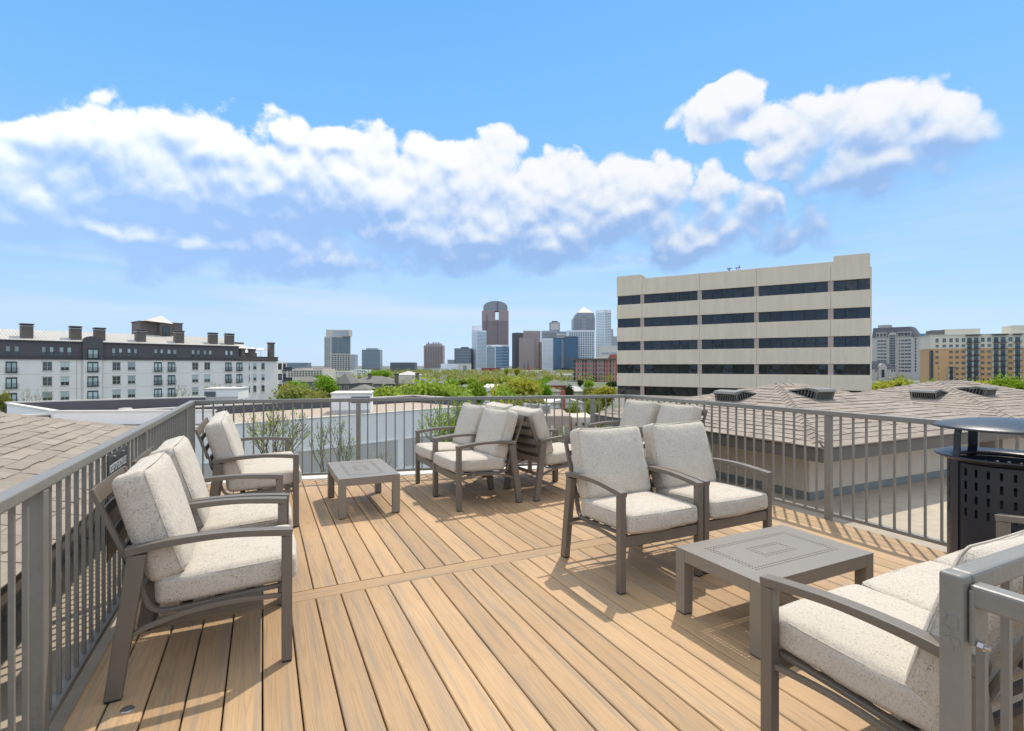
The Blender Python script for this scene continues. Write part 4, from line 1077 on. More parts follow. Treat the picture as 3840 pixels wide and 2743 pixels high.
# ---- white flat-roofed commercial building behind the deck
WZ = -3.0
P1 = Vector(PX(1000, 39.7)); P2 = Vector(PX(1500, 48.6)); dw = (P2-P1).normalized()
A = P1-dw*22; Bp = P2+dw*9
wb, LW, dW = frame_thing('commercial_building', 'white flat roofed commercial building below the back railing', 'building', tuple(A), tuple(Bp))
fw_ = lambda u: s_at(u, tuple(A), dW)
MB().bb(0, LW, 0.0, 10, GROUND, WZ).build('wall', M['white_render'], wb)
MB().bb(0.3, LW-0.3, 0.30, 9.6, WZ+0.001, WZ+0.03).build('gravel_roof', M['gravel'], wb)
MB().bb(0, LW, -0.06, 0.24, WZ+0.001, WZ+0.10).build('roof_edge', M['coping'], wb)
MB().bb(0, LW, 9.7, 10.0, WZ+0.001, WZ+0.75).build('parapet', M['grey_parapet'], wb)
MB().bb(0, LW, 9.66, 10.1, WZ+0.751, WZ+0.86).build('parapet_cap', M['coping'], wb)
MB().bb(LW-0.3, LW, 0.3, 9.65, WZ+0.001, WZ+0.75).build('parapet', M['grey_parapet'], wb)
MB().bb(LW-0.36, LW+0.06, 0.26, 9.65, WZ+0.751, WZ+0.86).build('parapet_cap', M['coping'], wb)
for (ua, uc) in ((760, 1060), (1120, 1490), (1515, 1680)):
    x0, x1 = fw_(ua), fw_(uc)
    MB().bb(x0, x1, -0.04, 0.001, -8.2, -5.6).build('wall_panel', M['grey_panel'], wb)
    MB().bb(x0-0.1, x1+0.1, -0.09, 0.001, -5.599, -5.5).build('panel_lintel', M['white_render'], wb)
def roof_box(label, u0, u1, v0, v1, Y, dep=4.0, louvre=None):
    x0, x1 = PX(u0, Y)[0], PX(u1, Y)[0]; z0, z1 = PZ(v1, Y), PZ(v0, Y)
    t = thing('rooftop_unit', label, 'rooftop unit', ((x0+x1)/2, Y, z0), R(12), 'white mechanical boxes on the flat roof'); w = x1-x0; h = z1-z0
    MB().bb(-w/2, w/2, 0, dep, 0, h-0.1).build('housing', M['white_render'], t)
    MB().bb(-w/2-0.1, w/2+0.1, -0.1, dep+0.1, h-0.099, h).build('cap', M['coping'], t)
    a, c = louvre or (0.5, 0.98)
    for k in range(5): MB().bb(-w/2+w*a, -w/2+w*c, -0.05, 0.001, h-0.35-k*0.12-0.09, h-0.35-k*0.12).build('louvre', M['grey_parapet'], t)
    MB().bb(-w/2+0.02, w/2-0.02, -0.03, 0.001, 0.0, 0.35).build('base_curb', M['grey_panel'], t)
roof_box('tall white mechanical box on the roof behind the back railing', 1246, 1387, 1474, 1553, 46.5)
roof_box('white mechanical box with a louvre on the roof by the left railing corner', 769, 888, 1457, 1500, 57, louvre=(0.03, 0.35))
# left wing with parapets (open box seen from above)
lw = thing('parapet_building', 'low white building with grey lined parapet in front of the apartments', 'building', (0, 0, 0))
c1, c2 = Vector(PX(26, 45.0)), Vector(PX(203, 37.4)); c3 = Vector(PX(880, 56.0)); c4 = Vector(PX(-60, 58.0)); 
c3b = Vector(PX(800, 38.0))
def wall_run(a, b_, z0, z1, th, m, nm, capm=None):
    d = (b_-a); L_ = d.length; ang = math.atan2(d.y, d.x)
    o = MB().bb(0, L_, 0, th, z0, z1).build(nm, m, lw); o.location = (a.x, a.y, 0); o.rotation_euler = (0, 0, ang)
    if capm:
        o = MB().bb(-0.06, L_+0.06, -0.06, th+0.06, z1+0.001, z1+0.12).build(nm+'_cap', capm, lw); o.location = (a.x, a.y, 0); o.rotation_euler = (0, 0, ang)
PZ_ = -2.0
wall_run(c1, c2, GROUND, PZ_, 0.35, M['white_render'], 'parapet_wall', M['coping'])
wall_run(c2, c3b, GROUND, PZ_, 0.35, M['white_render'], 'front_wall', M['coping'])
wall_run(Vector(PX(24, 45.3)), Vector(PX(770, 53.5)), GROUND, PZ_+0.1, -0.4, M['grey_parapet'], 'back_parapet', M['coping'])
MB().prism([tuple(c1), tuple(c2), tuple(c3b), PX(790, 53), PX(24, 45.1)], GROUND, PZ_-0.9).build('gravel_roof', M['gravel'], lw)
b = MB().lathe([(0.001, 0.5), (0.5, 0.45), (0.55, 0.3), (0.2, 0.28), (0.2, 0.0)], 16); o = b.build('roof_cowl', M['metal_roof'], lw, True); o.location = (*PX(470, 46.5), PZ_-0.9)
# ------------------------------------------------------------------ right-hand towers
def grid(par, x0, x1, z0, z1, nx, nz, fx, fz, m, y=-0.12, nm='window_grid', dy=0.14):
    b = MB(); w = (x1-x0)/nx; h = (z1-z0)/nz
    for i in range(nx):
        for k in range(nz):
            cx, cz = x0+w*(i+0.5), z0+h*(k+0.5); b.bb(cx-w*fx/2, cx+w*fx/2, y, y+dy, cz-h*fz/2, cz+h*fz/2)
    return tag(b.build(nm, m, par), kind='stuff')
A = PX(3491, 291); Bp = PX(3905, 271)
ta, LT, dT = frame_thing('apartment_tower', 'tan brick apartment building with cream top floors and dark balconies', 'building', A, Bp)
ft = lambda x: s_at(3270+x/3.989, A, dT)
MB().bb(0, LT, 0, 22, GROUND, 10.9).build('brick_wall', M['tan_brick'], ta)
MB().bb(-0.15, LT+0.15, -0.15, 22, 10.901, 18.4).build('cream_wall', M['cream'], ta)
MB().bb(-0.4, LT+0.4, -0.4, 22, 18.401, 18.8).build('roof_edge', M['cream'], ta)
MB().bb(1.0, ft(1115), 3, 14, 18.801, 21.6).build('roof_house', M['grey_wall'], ta)
MB().bb(ft(1115)+0.02, ft(1650), 3, 14, 18.801, 22.0).build('roof_house', M['cream'], ta)
MB().bb(ft(2110), LT, 3, 14, 18.801, 23.2).build('roof_house', M['cream'], ta)
MB().bb(ft(880), 0.9, -0.5, 3, GROUND, 10.0).build('corner_slot', M['dark_frame'], ta)
TR = [(14.3, 16.8), (11.5, 13.3)]+[(8.3-3.1*k, 9.9-3.1*k) for k in range(6)]
for i, (z0, z1) in enumerate(TR):
    y = -0.15 if i < 2 else 0.0
    for a, c in ((945, 1000), (1050, 1110), (1150, 1210), (1245, 1300), (1335, 1395), (1625, 1685), (1720, 1780), (2035, 2100), (2290, 2350), (2390, 2450)):
        if a == 1050 and i > 1: continue
        if a == 945 and i > 4: a, c = 985, 1005
        if a == 1150 and i > 4: continue
        if ft(c) < LT: window(ta, ft(a), ft(c), z0, z1, y, 'cream' if i < 2 else 'tan_brick', 'win_glass', 1, 1, 0.12, False)
for a, c, r0 in ((1405, 1605, 0), (1800, 2010, 0), (2115, 2230, 0), (1140, 1222, 5)):
    x0, x1 = ft(a), ft(c); st_ = MB().bb(x0, x1, -0.35, 0.001, GROUND, 18.0 if r0 == 0 else 0.4).build('balcony_stack', M['cream'], ta)
    MB().bb(x0-0.3, x1+0.3, -2.0, -0.36, 18.0 if r0 == 0 else 0.5, 18.5 if r0 == 0 else 0.7).build('balcony_roof', M['black_iron'], ta)
    for i, (z0, z1) in enumerate(TR):
        if i < r0: continue
        zf = z1-2.7
        for (fa, fc) in ((0.08, 0.42), (0.58, 0.92)) if r0 == 0 and a != 2115 else ((0.2, 0.85),):
            window(ta, x0+(x1-x0)*fa, x0+(x1-x0)*fc, zf, z1, -0.35, 'dark_frame', 'win_glass', 1, 0, 0.10, False, 'balcony_door')
        b = MB(); b.bb(x0, x1, -1.9, -0.36, zf-0.25, zf-0.02); b.bb(x0, x1, -1.9, -1.85, zf+0.95, zf+1.05)
        n = max(4, int((x1-x0)/0.35))
        for k in range(n+1): xx = x0+0.03+(x1-x0-0.06)*k/n; b.bb(xx-0.03, xx+0.03, -1.89, -1.86, zf-0.02, zf+0.95)
        b.build('balcony', M['black_iron'], ta)
# grand tower with mansard roof
Y = 480.0; A = PX(3270, Y+15); Bp = PX(3440, Y-10)
ct, LC, dC = frame_thing('mansard_tower', 'pale stone residential tower with dark mansard roof right of the office', 'building', A, Bp)
fc_ = lambda x: s_at(3270+x/3.989, A, dC)
zt = PZ(1264, Y); MB().bb(0, LC-3.0, 0, 30, GROUND, zt).build('wall', M['stone'], ct)
MB().prism([(LC-3.0, 0.001), (LC, 3.0), (LC, 30), (LC-3.0, 30)], GROUND, zt).build('corner_bay', M['stone'], ct)
zr = PZ(1226, Y); MB().add([(0, -0.5, zt), (LC-2, -0.5, zt), (LC+.3, 3, zt), (LC+.3, 30, zt), (0, 30, zt), (0, 5, zr), (LC-7, 5, zr), (LC-5, 7, zr), (LC-5, 28, zr), (0, 28, zr)],
    [(4, 3, 2, 1, 0), (0, 1, 6, 5), (1, 2, 7, 6), (2, 3, 8, 7), (3, 4, 9, 8), (4, 0, 5, 9), (5, 6, 7, 8, 9)]).build('mansard_roof', M['slate'], ct)
MB().bb(fc_(60), fc_(240), 8, 20, zr-1, zr+2.8).build('roof_house', M['stone'], ct)
for a, c in ((262, 352),):
    MB().bb(fc_(a)-0.8, fc_(c)+0.8, -0.8, 0.001, GROUND, zt+1.5).build('bay_surround', M['stone'], ct)
    MB().tube([(0.5*(fc_(a)+fc_(c)), -0.85, zt+1.5), (0.5*(fc_(a)+fc_(c)), 1.5, zt+1.5)], (fc_(c)-fc_(a))/2+0.8, 20).build('arched_pediment', M['stone'], ct)
    grid(ct, fc_(a), fc_(c), PZ(1395, Y), zt+2.0, 4, 15, 0.84, 0.80, G_DARK, -0.95, 'bay_glazing')
for x in (75, 122, 170, 395, 432, 485, 535):
    for k in range(10):
        z1 = PZ(1274+12.6*k, Y); window(ct, fc_(x), fc_(x)+2.6 if x != 395 else fc_(x)+1.7, z1-2.0, z1, 0.0, 'stone', 'win_glass', 0, 0, 0.2, False)
for x in (60, 115, 165, 380, 425, 475, 525):
    dm = MB().bb(fc_(x), fc_(x)+3.0, -0.4, 3.0, zt+0.2, zt+4.6).build('dormer', M['stone'], ct)
    MB().bb(fc_(x)+0.6, fc_(x)+2.4, -0.5, -0.401, zt+0.8, zt+3.8).build('dormer_window', G_WIN, dm)
grid(ct, LC-2.4, LC-0.8, PZ(1395, Y), zt-1, 1, 11, 0.8, 0.7, G_DARK, 1.0)
# its lower wing with steep roof
Y = 430.0; t_, L_, d_ = frame_thing('mansard_lodge', 'low stone wing with steep slate roof and arched window beside the mansard tower', 'building', PX(3276, Y), PX(3358, Y))
ze = PZ(1385, Y); MB().bb(0, L_, 0, 12, GROUND, ze).build('wall', M['stone'], t_)
zr = PZ(1355, Y); MB().add([(-.5, -.5, ze), (L_+.5, -.5, ze), (L_+.5, 12, ze), (-.5, 12, ze), (1, 4, zr), (L_-6, 4, zr), (L_-6, 9, zr), (1, 9, zr)], [(3, 2, 1, 0), (0, 1, 5, 4), (1, 2, 6, 5), (2, 3, 7, 6), (3, 0, 4, 7), (4, 5, 6, 7)]).build('roof', M['slate'], t_)
xm = L_*0.38; MB().bb(xm-3.4, xm+3.4, -1.2, 0.001, GROUND, ze+2.2).build('gabled_bay', M['stone'], t_)
MB().tube([(xm, -1.25, ze+2.2), (xm, 1, ze+2.2)], 2.6, 16).build('arched_gable', M['stone'], t_)
MB().bb(xm-1.3, xm+1.3, -1.3, -1.201, ze-7, ze-0.5).build('arched_window', G_WIN, t_)
for k in (0.06, 0.80, 0.92): window(t_, L_*k, L_*k+1.6, ze-2.4, ze-0.4, 0, 'stone', 'win_glass', 0, 0, .2, False)
Y = 520.0; t_, L_, d_ = frame_thing('slate_roof_hall', 'long dark slate roof between the mansard tower and tan apartments', 'building', PX(3355, Y), PX(3492, Y))
MB().bb(0, L_, 0, 14, GROUND, PZ(1425, Y)).build('wall', M['stone'], t_)
ze, zr = PZ(1424, Y), PZ(1398, Y); MB().add([(-.5, -.5, ze), (L_+.5, -.5, ze), (L_+.5, 14, ze), (-.5, 14, ze), (3, 5, zr), (L_-4, 5, zr), (L_-4, 9, zr), (3, 9, zr)], [(3, 2, 1, 0), (0, 1, 5, 4), (1, 2, 6, 5), (2, 3, 7, 6), (3, 0, 4, 7), (4, 5, 6, 7)]).build('roof', M['slate'], t_)

# ------------------------------------------------------------------ skyline towers: (label, uL, uM, uR, v_top, Y, wall, grids, extras)
def tower(label, uL, uR, vt, Y, wall, grids=(), uM=None, dep=None, vb=None, name='city_tower', dY=0.03, z0=None):
    """box tower. with uM it shows two faces meeting at uM, the near edge; grids: (face, nx, nz, fx, fz, mat[, v0, v1, s0, s1])"""
    zt = PZ(vt, Y); zb = GROUND if z0 is None else z0
    if uM is None:
        A, Bp = PX(uL, Y), PX(uR, Y); faces = {'f': (A, Bp)}
        t, L_, d = frame_thing(name, label, 'building', A, Bp); dd = dep or max(20, L_*0.6)
        MB().bb(0, L_, 0, dd, zb, zt).build('wall', wall, t); fr = {'f': (t, 0.0, L_)}
    else:
        Lp, Mp, Rp = Vector(PX(uL, Y*(1+dY))), Vector(PX(uM, Y)), Vector(PX(uR, Y*(1+dY*0.9)))
        t = thing(name, label, 'building', (Mp.x, Mp.y, 0)); Bk = Lp+Rp-Mp
        MB().prism([tuple(p-Mp) for p in (Mp, Rp, Bk, Lp)], zb, zt).build('wall', wall, t); fr = {}
        for nm, a, c in (('r', Mp, Rp), ('l', Lp, Mp)): fr[nm] = (a-Mp, c-Mp)
    for g in grids:
        fc, nx, nz, fx, fz, m = g[:6]; v0, v1, s0, s1 = (list(g[6:])+[None]*4)[:4]
        za = PZ(v0, Y) if v0 else zt-(zt-zb)*0.04; zc = PZ(v1, Y) if v1 else GROUND+6
        s0 = 0.03 if s0 is None else s0; s1 = 0.97 if s1 is None else s1
        if uM is None: grid(t, L_*s0, L_*s1, zc, za, nx, nz, fx, fz, m, -0.5, dy=0.45)
        else:
            a, c = fr[fc]; d = c-a; Lc = d.length
            o = grid(t, Lc*s0, Lc*s1, zc, za, nx, nz, fx, fz, m, -0.5, dy=0.45); o.location = (a.x, a.y, 0); o.rotation_euler = (0, 0, math.atan2(d.y, d.x))
    return t
def cap(t, uL, uR, v0, v1, Y, m, dep=15, off=2.0, nm='roof_block'):
    """block on or against tower t, given in photo columns at depth Y"""
    a, c = PX(uL, Y), PX(uR, Y); o = MB().bb(0, c[0]-a[0], 0, dep, PZ(v1, Y), PZ(v0, Y)).build(nm, m, t)
    mw = t.matrix_basis.copy() if False else None
    inv = (Matrix.Translation(t.location) @ t.rotation_euler.to_matrix().to_4x4()).inverted()
    o.matrix_local = inv @ Matrix.Translation((a[0], a[1]+off, 0)); return o
C_BEI, C_MAU, C_BRN, C_WHT, C_GRY, C_DRK, C_CON = (tone('far_beige', (.58, .54, .47)), tone('far_mauve', (.34, .265, .255)), tone('far_brown', (.40, .325, .30)), tone('far_white', (.76, .78, .79)),
    tone('far_grey', (.40, .42, .44)), tone('far_dark', (.12, .135, .155)), tone('far_concrete', (.62, .57, .50)))  # far wall tones lightened, with haze put into the colour
t = tower('beige and glass office tower standing alone left of the skyline', 1216, 1315, 1260, 850, C_BEI, [('r', 7, 8, .55, .55, G_WIN, 1330, 1392), ('l', 3, 28, .7, .45, G_GREY), ('r', 3, 9, .94, .94, G_GREY, 1264, 1326, .05, .97)], uM=1240)
cap(t, 1221, 1309, 1237, 1261, 862, C_BEI); cap(t, 1246, 1300, 1240, 1262, 860, C_GRY, nm='crown_glazing'); cap(t, 1314, 1331, 1330, 1420, 870, C_GRY, nm='annex')
tower('low blue grey glass block at the left end of the skyline', 1075, 1150, 1361, 1200, G_GREY, [('f', 8, 4, .9, .5, G_PALE)])
t = tower('grey green glass box tower right of the beige tower', 1357, 1424, 1312, 1250, G_GREY, [('f', 9, 14, .86, .6, G_PALE)]); cap(t, 1372, 1412, 1306, 1313, 1250, C_GRY)
tower('low dark office slab with grid of small windows', 1463, 1554, 1360, 950, C_DRK, [('f', 16, 6, .5, .5, G_GREY)])
t = tower('brown hotel tower with rooftop dishes', 1589, 1662, 1296, 1300, C_BRN, [('f', 11, 20, .6, .5, G_WIN)]); cap(t, 1597, 1655, 1289, 1297, 1300, C_BRN)
for k, u in enumerate((1604, 1622, 1632, 1642)): cap(t, u, u+4, 1284, 1290, 1300, C_DRK, 3, 3, 'rooftop_dish')
t = tower('dark striped office block left of the white tower', 1704, 1767, 1307, 1500, C_DRK, [('f', 1, 12, .98, .45, G_PALE)]); cap(t, 1728, 1756, 1302, 1308, 1500, C_DRK)
tower('small glass block beneath the dark striped office', 1678, 1704, 1350, 1450, G_GREY, [('f', 4, 4, .8, .6, G_PALE)])
tower('white low cube building left of the white tower', 1653, 1718, 1365, 1000, C_WHT, [('f', 3, 1, .5, .2, C_GRY, 1385, 1392)])
tower('beige stepped low building beside the hotel tower', 1613, 1652, 1381, 980, C_CON, [('f', 6, 3, .6, .5, G_WIN)])
tower('pale concrete block with a glass strip by the white tower', 1718, 1764, 1364, 990, C_CON, [('f', 4, 3, .5, .8, G_BLUE, 1372, 1396, .4, .7)])
t = tower('white glass residential tower left of the arched tower', 1769, 1824, 1238, 1500, C_WHT, [('r', 8, 26, .95, .7, G_PALE), ('l', 3, 30, .6, .5, G_PALE)], uM=1788, dY=.02); cap(t, 1769, 1806, 1222, 1239, 1515, C_WHT, 12, 6)
tower('teal glass tower between the mansard tower and the tan apartments', 3426, 3497, 1252, 700, G_TEAL, [('f', 9, 14, .95, .9, G_TEAL, 1262, 1362), ('f', 8, 3, .7, .6, G_DARK, 1366, 1400)])
# arched tower with the sky window
Y = 1700.0; A, Bp = PX(1807, Y), PX(1907, Y); at, LA_, d_ = frame_thing('arched_tower', 'brown granite skyscraper with arched top and sky window hole', 'building', A, Bp)
xx = lambda u: PX(u, Y)[0]-A[0]
MB().bb(0, LA_, 0, 50, GROUND, PZ(1200, Y)).build('shaft', C_MAU, at)
MB().bb(0, xx(1855), 0, 50, PZ(1200, Y), PZ(1166, Y)).build('shoulder', C_MAU, at)
MB().bb(xx(1870), LA_, 0, 50, PZ(1200, Y), PZ(1166, Y)).build('shoulder', C_MAU, at)
b = MB(); n = 24; x0, x1 = xx(1812.5), xx(1903); xm = (x0+x1)/2; z0, za, zs = PZ(1165.9, Y), PZ(1129, Y), PZ(1152, Y)
pr = [(x0, z0), (x1, z0)]+[(xm+(x1-x0)/2*math.cos(math.pi*k/n), zs+(za-zs)*math.sin(math.pi*k/n)) for k in range(n+1)]
m_ = len(pr); b.add([(x, 2, z) for x, z in pr]+[(x, 48, z) for x, z in pr], [list(range(m_)), [m_+i for i in range(m_)][::-1]]+[((i+1) % m_, i, m_+i, m_+(i+1) % m_) for i in range(m_)])
b.build('vault', tone('far_vault', (.27, .28, .30)), at)
MB().bb(xx(1864), xx(1867), 0.5, 1.99, PZ(1162, Y), PZ(1131, Y)).build('vault_slit', C_DRK, at)
MB().bb(xx(1864.5), xx(1866.5), -0.8, -0.01, PZ(1300, Y), PZ(1201, Y)).build('centre_line', C_DRK, at)
MB().bb(xx(1824), xx(1827), -0.8, -0.01, PZ(1240, Y), PZ(1182, Y)).build('corner_slot', C_DRK, at)
grid(at, LA_*.03, LA_*.97, GROUND, PZ(1204, Y), 26, 44, .55, .5, tone('far_mauve_glass', (.09, .075, .08), .3), -0.5, dy=.45)
t = tower('white topped blue glass office in front of the arched tower', 1824, 1910, 1297, 1350, C_WHT, [('r', 7, 14, .92, .75, G_BLUE), ('l', 1, 1, .98, .98, G_PALE)], uM=1857, dY=.025); cap(t, 1826, 1904, 1294, 1298, 1362, C_WHT)
rd = thing('red_theatre', 'crimson oval theatre drum below the arched tower', 'building', (*PX(1841, 1200.0), GROUND)); MB().lathe([(22.5, 0), (22.5, PZ(1382, 1200.)-GROUND), (0.01, PZ(1382, 1200.)-GROUND)], 40).build('drum', tone('far_crimson', (.30, .018, .045), .4), rd)
MB().lathe([(23.2, PZ(1383, 1200.)-GROUND), (23.2, PZ(1381, 1200.)-GROUND), (22.4, PZ(1381, 1200.)-GROUND)], 40).build('rim', tone('far_crimson', (.3, .02, .05)), rd)
tower('dark slim office tower just right of the arched tower', 1920, 1966, 1248, 1750, C_DRK, [('r', 5, 20, .8, .6, tone('far_olive', (.24, .23, .15), .4), None, None)], uM=1938, dY=.015)
tower('mauve granite tower with fine window bands', 1963, 2027, 1241, 1720, C_BRN, [('f', 20, 34, .97, .45, C_MAU)])
t = tower('mauve ribbed office slab before the granite tower', 1946, 2026, 1265, 1500, C_MAU, [('r', 1, 26, .98, .5, C_BRN), ('l', 1, 26, .98, .5, C_BRN)], uM=2004, dY=.02)
tower('narrow mauve block right of the ribbed slab', 2026, 2043, 1283, 1520, C_BRN, [('f', 4, 20, .8, .5, C_MAU)])
t = tower('grey tower with a stepped crown behind the skyline', 2032, 2092, 1241, 1900, C_GRY, [('f', 14, 24, .5, .5, C_DRK)]); cap(t, 2062, 2100, 1209, 1243, 1905, C_GRY, 30, 3); cap(t, 2070, 2092, 1204, 1210, 1905, C_DRK, 20, 5); cap(t, 2066, 2096, 1216, 1238, 1905, C_CON, 4, 1, 'crown_panel')
tower('light concrete tower with dotted windows', 2034, 2078, 1270, 1480, C_WHT, [('f', 9, 22, .5, .45, C_GRY)])
tower('pale glass slab behind the dark blue building', 2086, 2132, 1244, 1850, G_PALE, [('f', 8, 10, .9, .5, C_WHT)])
tower('brownish tower top behind the dark blue glass building', 2090, 2132, 1255, 1600, C_BRN, [('f', 10, 20, .6, .5, C_MAU)])
tower('dark blue glass building with faceted curved front', 2075, 2130, 1268, 1350, G_BLUE, [('f', 6, 12, .96, .9, G_BLUE, None, None, .03, .5), ('f', 3, 12, .96, .9, G_PALE, None, 1380, .55, .92)])
tower('navy glass wing right of the faceted building', 2118, 2168, 1262, 1330, G_DARK, [('f', 8, 16, .94, .9, G_BLUE)])
tower('white gridded residential tower in front of the pyramid tower', 2130, 2231, 1239, 1400, C_WHT, [('f', 11, 16, .66, .72, G_GREY)])
# pyramid topped tower
Y = 1800.0; A, Bp = PX(2152, Y), PX(2231, Y); pt_, LP, d_ = frame_thing('pyramid_tower', 'grey glass skyscraper with a stone pyramid roof', 'building', A, Bp)
zs = PZ(1195, Y); za = PZ(1173, Y); zp = PZ(1147, Y); ch = LP*.16
MB().bb(0, LP, 0, LP, GROUND, zs).build('shaft', tone('far_steel', (.24, .25, .27), .35), pt_)
oc = lambda c, z: [(c, 0, z), (LP-c, 0, z), (LP, c, z), (LP, LP-c, z), (LP-c, LP, z), (c, LP, z), (0, LP-c, z), (0, c, z)]
vs = [(0, 0, zs), (LP, 0, zs), (LP, LP, zs), (0, LP, zs)]+[(ch, ch*.3, za), (LP-ch*.3, ch*.3, za), (LP-ch*.3, LP-ch, za), (ch, LP-ch, za)]
MB().hexa(vs).build('shoulders', M['far_steel'], pt_)
a0, a1 = ch, LP-ch*.3; MB().add([(a0, 0.3*ch, za), (a1, .3*ch, za), (a1, LP-ch, za), (a0, LP-ch, za), ((a0+a1)/2-2, LP/2, zp)], [(0, 1, 4), (1, 2, 4), (2, 3, 4), (3, 0, 4), (3, 2, 1, 0)]).build('pyramid', C_CON, pt_)
grid(pt_, LP*.38, LP*.6, GROUND, za-4, 3, 40, .7, .5, C_GRY, -.5, dy=.45)
t = tower('curved white glass residential tower next to the office block', 2234, 2292, 1162, 1450, C_WHT, [('l', 5, 34, .9, .5, G_PALE), ('r', 3, 34, .5, .5, G_GREY)], uM=2268, dY=.015); cap(t, 2290, 2300, 1235, 1300, 1470, C_GRY)
tower('beige low tower partly hidden behind the office block', 2251, 2325, 1297, 900, C_CON, [('f', 2, 1, .8, .4, G_PALE, 1318, 1334)])
tower('grey tower edge behind the office block', 2296, 2330, 1262, 1500, C_GRY, [('f', 5, 10, .7, .5, G_PALE)])
tower('long beige civic hall before the mauve towers', 1953, 2074, 1391, 700, C_CON, [('f', 6, 1, .3, .4, C_GRY)])
tower('low grey shed in front of the navy glass wing', 2075, 2148, 1404, 560, C_WHT, [('f', 10, 1, .7, .3, C_GRY)])
dm = thing('church', 'brick church with twin slim spires in front of the mauve slab', 'church', (*PX(1976, 900.0), GROUND)); MB().bb(-7, 7, 0, 14, 0, PZ(1388, 900.)-GROUND).build('nave', M['red_brick'], dm)
for x in (-4.5, 2.0):
    h_ = (1357 if x > 0 else 1364); zt = PZ(h_, 900.)-GROUND; MB().bb(x-1.8, x+1.8, -1, 2.6, 0, zt-8).build('steeple', M['red_brick'], dm)
    MB().add([(x-1.8, -1, zt-8), (x+1.8, -1, zt-8), (x+1.8, 2.6, zt-8), (x-1.8, 2.6, zt-8), (x, .8, zt+6)], [(0, 1, 4), (1, 2, 4), (2, 3, 4), (3, 0, 4)]).build('spire', C_DRK, dm)
op = thing('overpass', 'long pale highway overpass crossing before the skyline', 'bridge', (*PX(1715, 640.0), 0)); w_ = PX(2080, 640.)[0]-PX(1715, 640.)[0]
MB().bb(0, w_, 0, 12, PZ(1411, 640.), PZ(1407, 640.)).build('girder', C_CON, op); MB().bb(0, w_, -.3, 0.001, PZ(1407.2, 640.), PZ(1405.4, 640.)).build('guard_rail', C_WHT, op)
for k in range(8): MB().bb(w_*(k+.5)/8-1, w_*(k+.5)/8+1, 4, 8, GROUND, PZ(1411.05, 640.)).build('pier', C_CON, op)

# ------------------------------------------------------------------ red brick apartment building left of the office
Y = 402.0; A, Bp = PX(2158, Y), PX(2330, Y-14); rb2, LR, dR = frame_thing('brick_apartments', 'red brick apartment building with pale bands beside the office block', 'building', A, Bp)
fr_ = lambda x: s_at(2120+x/10.83, A, dR); zt = PZ(1350, Y)
MB().bb(0, LR, 0, 18, GROUND, zt).build('wall', M['red_brick'], rb2)
MB().bb(-4.2, LR, -1.6, 18, zt+0.001, zt+0.9).build('roof_slab', M['taupe_brick'], rb2)
MB().bb(LR*.72, LR, 4, 14, zt+.901, zt+4.0).build('roof_house', M['red_brick'], rb2); MB().bb(LR*.42, LR*.70, 4, 12, zt+.901, zt+2.6).build('roof_house', M['cream'], rb2)
FL = [zt-3.25*(k+1) for k in range(8)]
for x in (450, 650, 765, 890, 1090, 1195, 1310, 1530, 1640, 1775, 1890, 2010): MB().bb(fr_(x)-.22, fr_(x)+.22, -.35, 0.001, GROUND, zt-.1).build('pilaster', M['pink_band'], rb2)
for z in FL: MB().bb(0.25, LR, -.25, 0.001, z-.15, z+.15).build('floor_band', M['pink_band'], rb2)
for i, z in enumerate(FL):
    for a in (480, 570, 910, 1000, 1340, 1440, 1920): window(rb2, fr_(a), fr_(a)+2.1, z+.7, z+2.7, 0, 'cream', 'win_glass', 0, 1, .15, False)
    for a, c in ((680, 750), (810, 865), (1110, 1170), (1230, 1290), (1560, 1620), (1810, 1870)): MB().bb(fr_(a), fr_(c), -.06, 0.001, z+.2, z+2.95).build('balcony_shade_panel', M['dark_frame'], rb2)  # flat dark panels: the shade of balcony recesses put into colour
    if i < 6: MB().bb(-3.6, 0.2, 0.4, 5, z-.1, z+.1).build('balcony', M['pink_band'], rb2); MB().bb(-2.0, 0.0, 1, 5, z+.3, z+2.9).build('corner_window', G_WIN, rb2)

# ------------------------------------------------------------------ houses and low buildings in the middle distance
def hip(t, x0, x1, y0, y1, ze, zr, m, over=0.5, nm='roof', gable=False):
    x0 -= over; x1 += over; y0 -= over; y1 += over; run = min((x1-x0), (y1-y0))/2
    if (x1-x0) >= (y1-y0): r0, r1 = (x0+(0 if gable else run), (y0+y1)/2), (x1-(0 if gable else run), (y0+y1)/2)
    else: r0, r1 = ((x0+x1)/2, y0+(0 if gable else run)), ((x0+x1)/2, y1-(0 if gable else run))
    vs = [(x0, y0, ze), (x1, y0, ze), (x1, y1, ze), (x0, y1, ze), (*r0, zr), (*r1, zr)]
    if (x1-x0) >= (y1-y0): fs = [(0, 1, 5, 4), (1, 2, 5), (2, 3, 4, 5), (3, 0, 4)]
    else: fs = [(0, 1, 4), (1, 2, 5, 4), (2, 3, 5), (3, 0, 4, 5)]
    return MB().add(vs, fs+[(3, 2, 1, 0)]).build(nm, m, t)
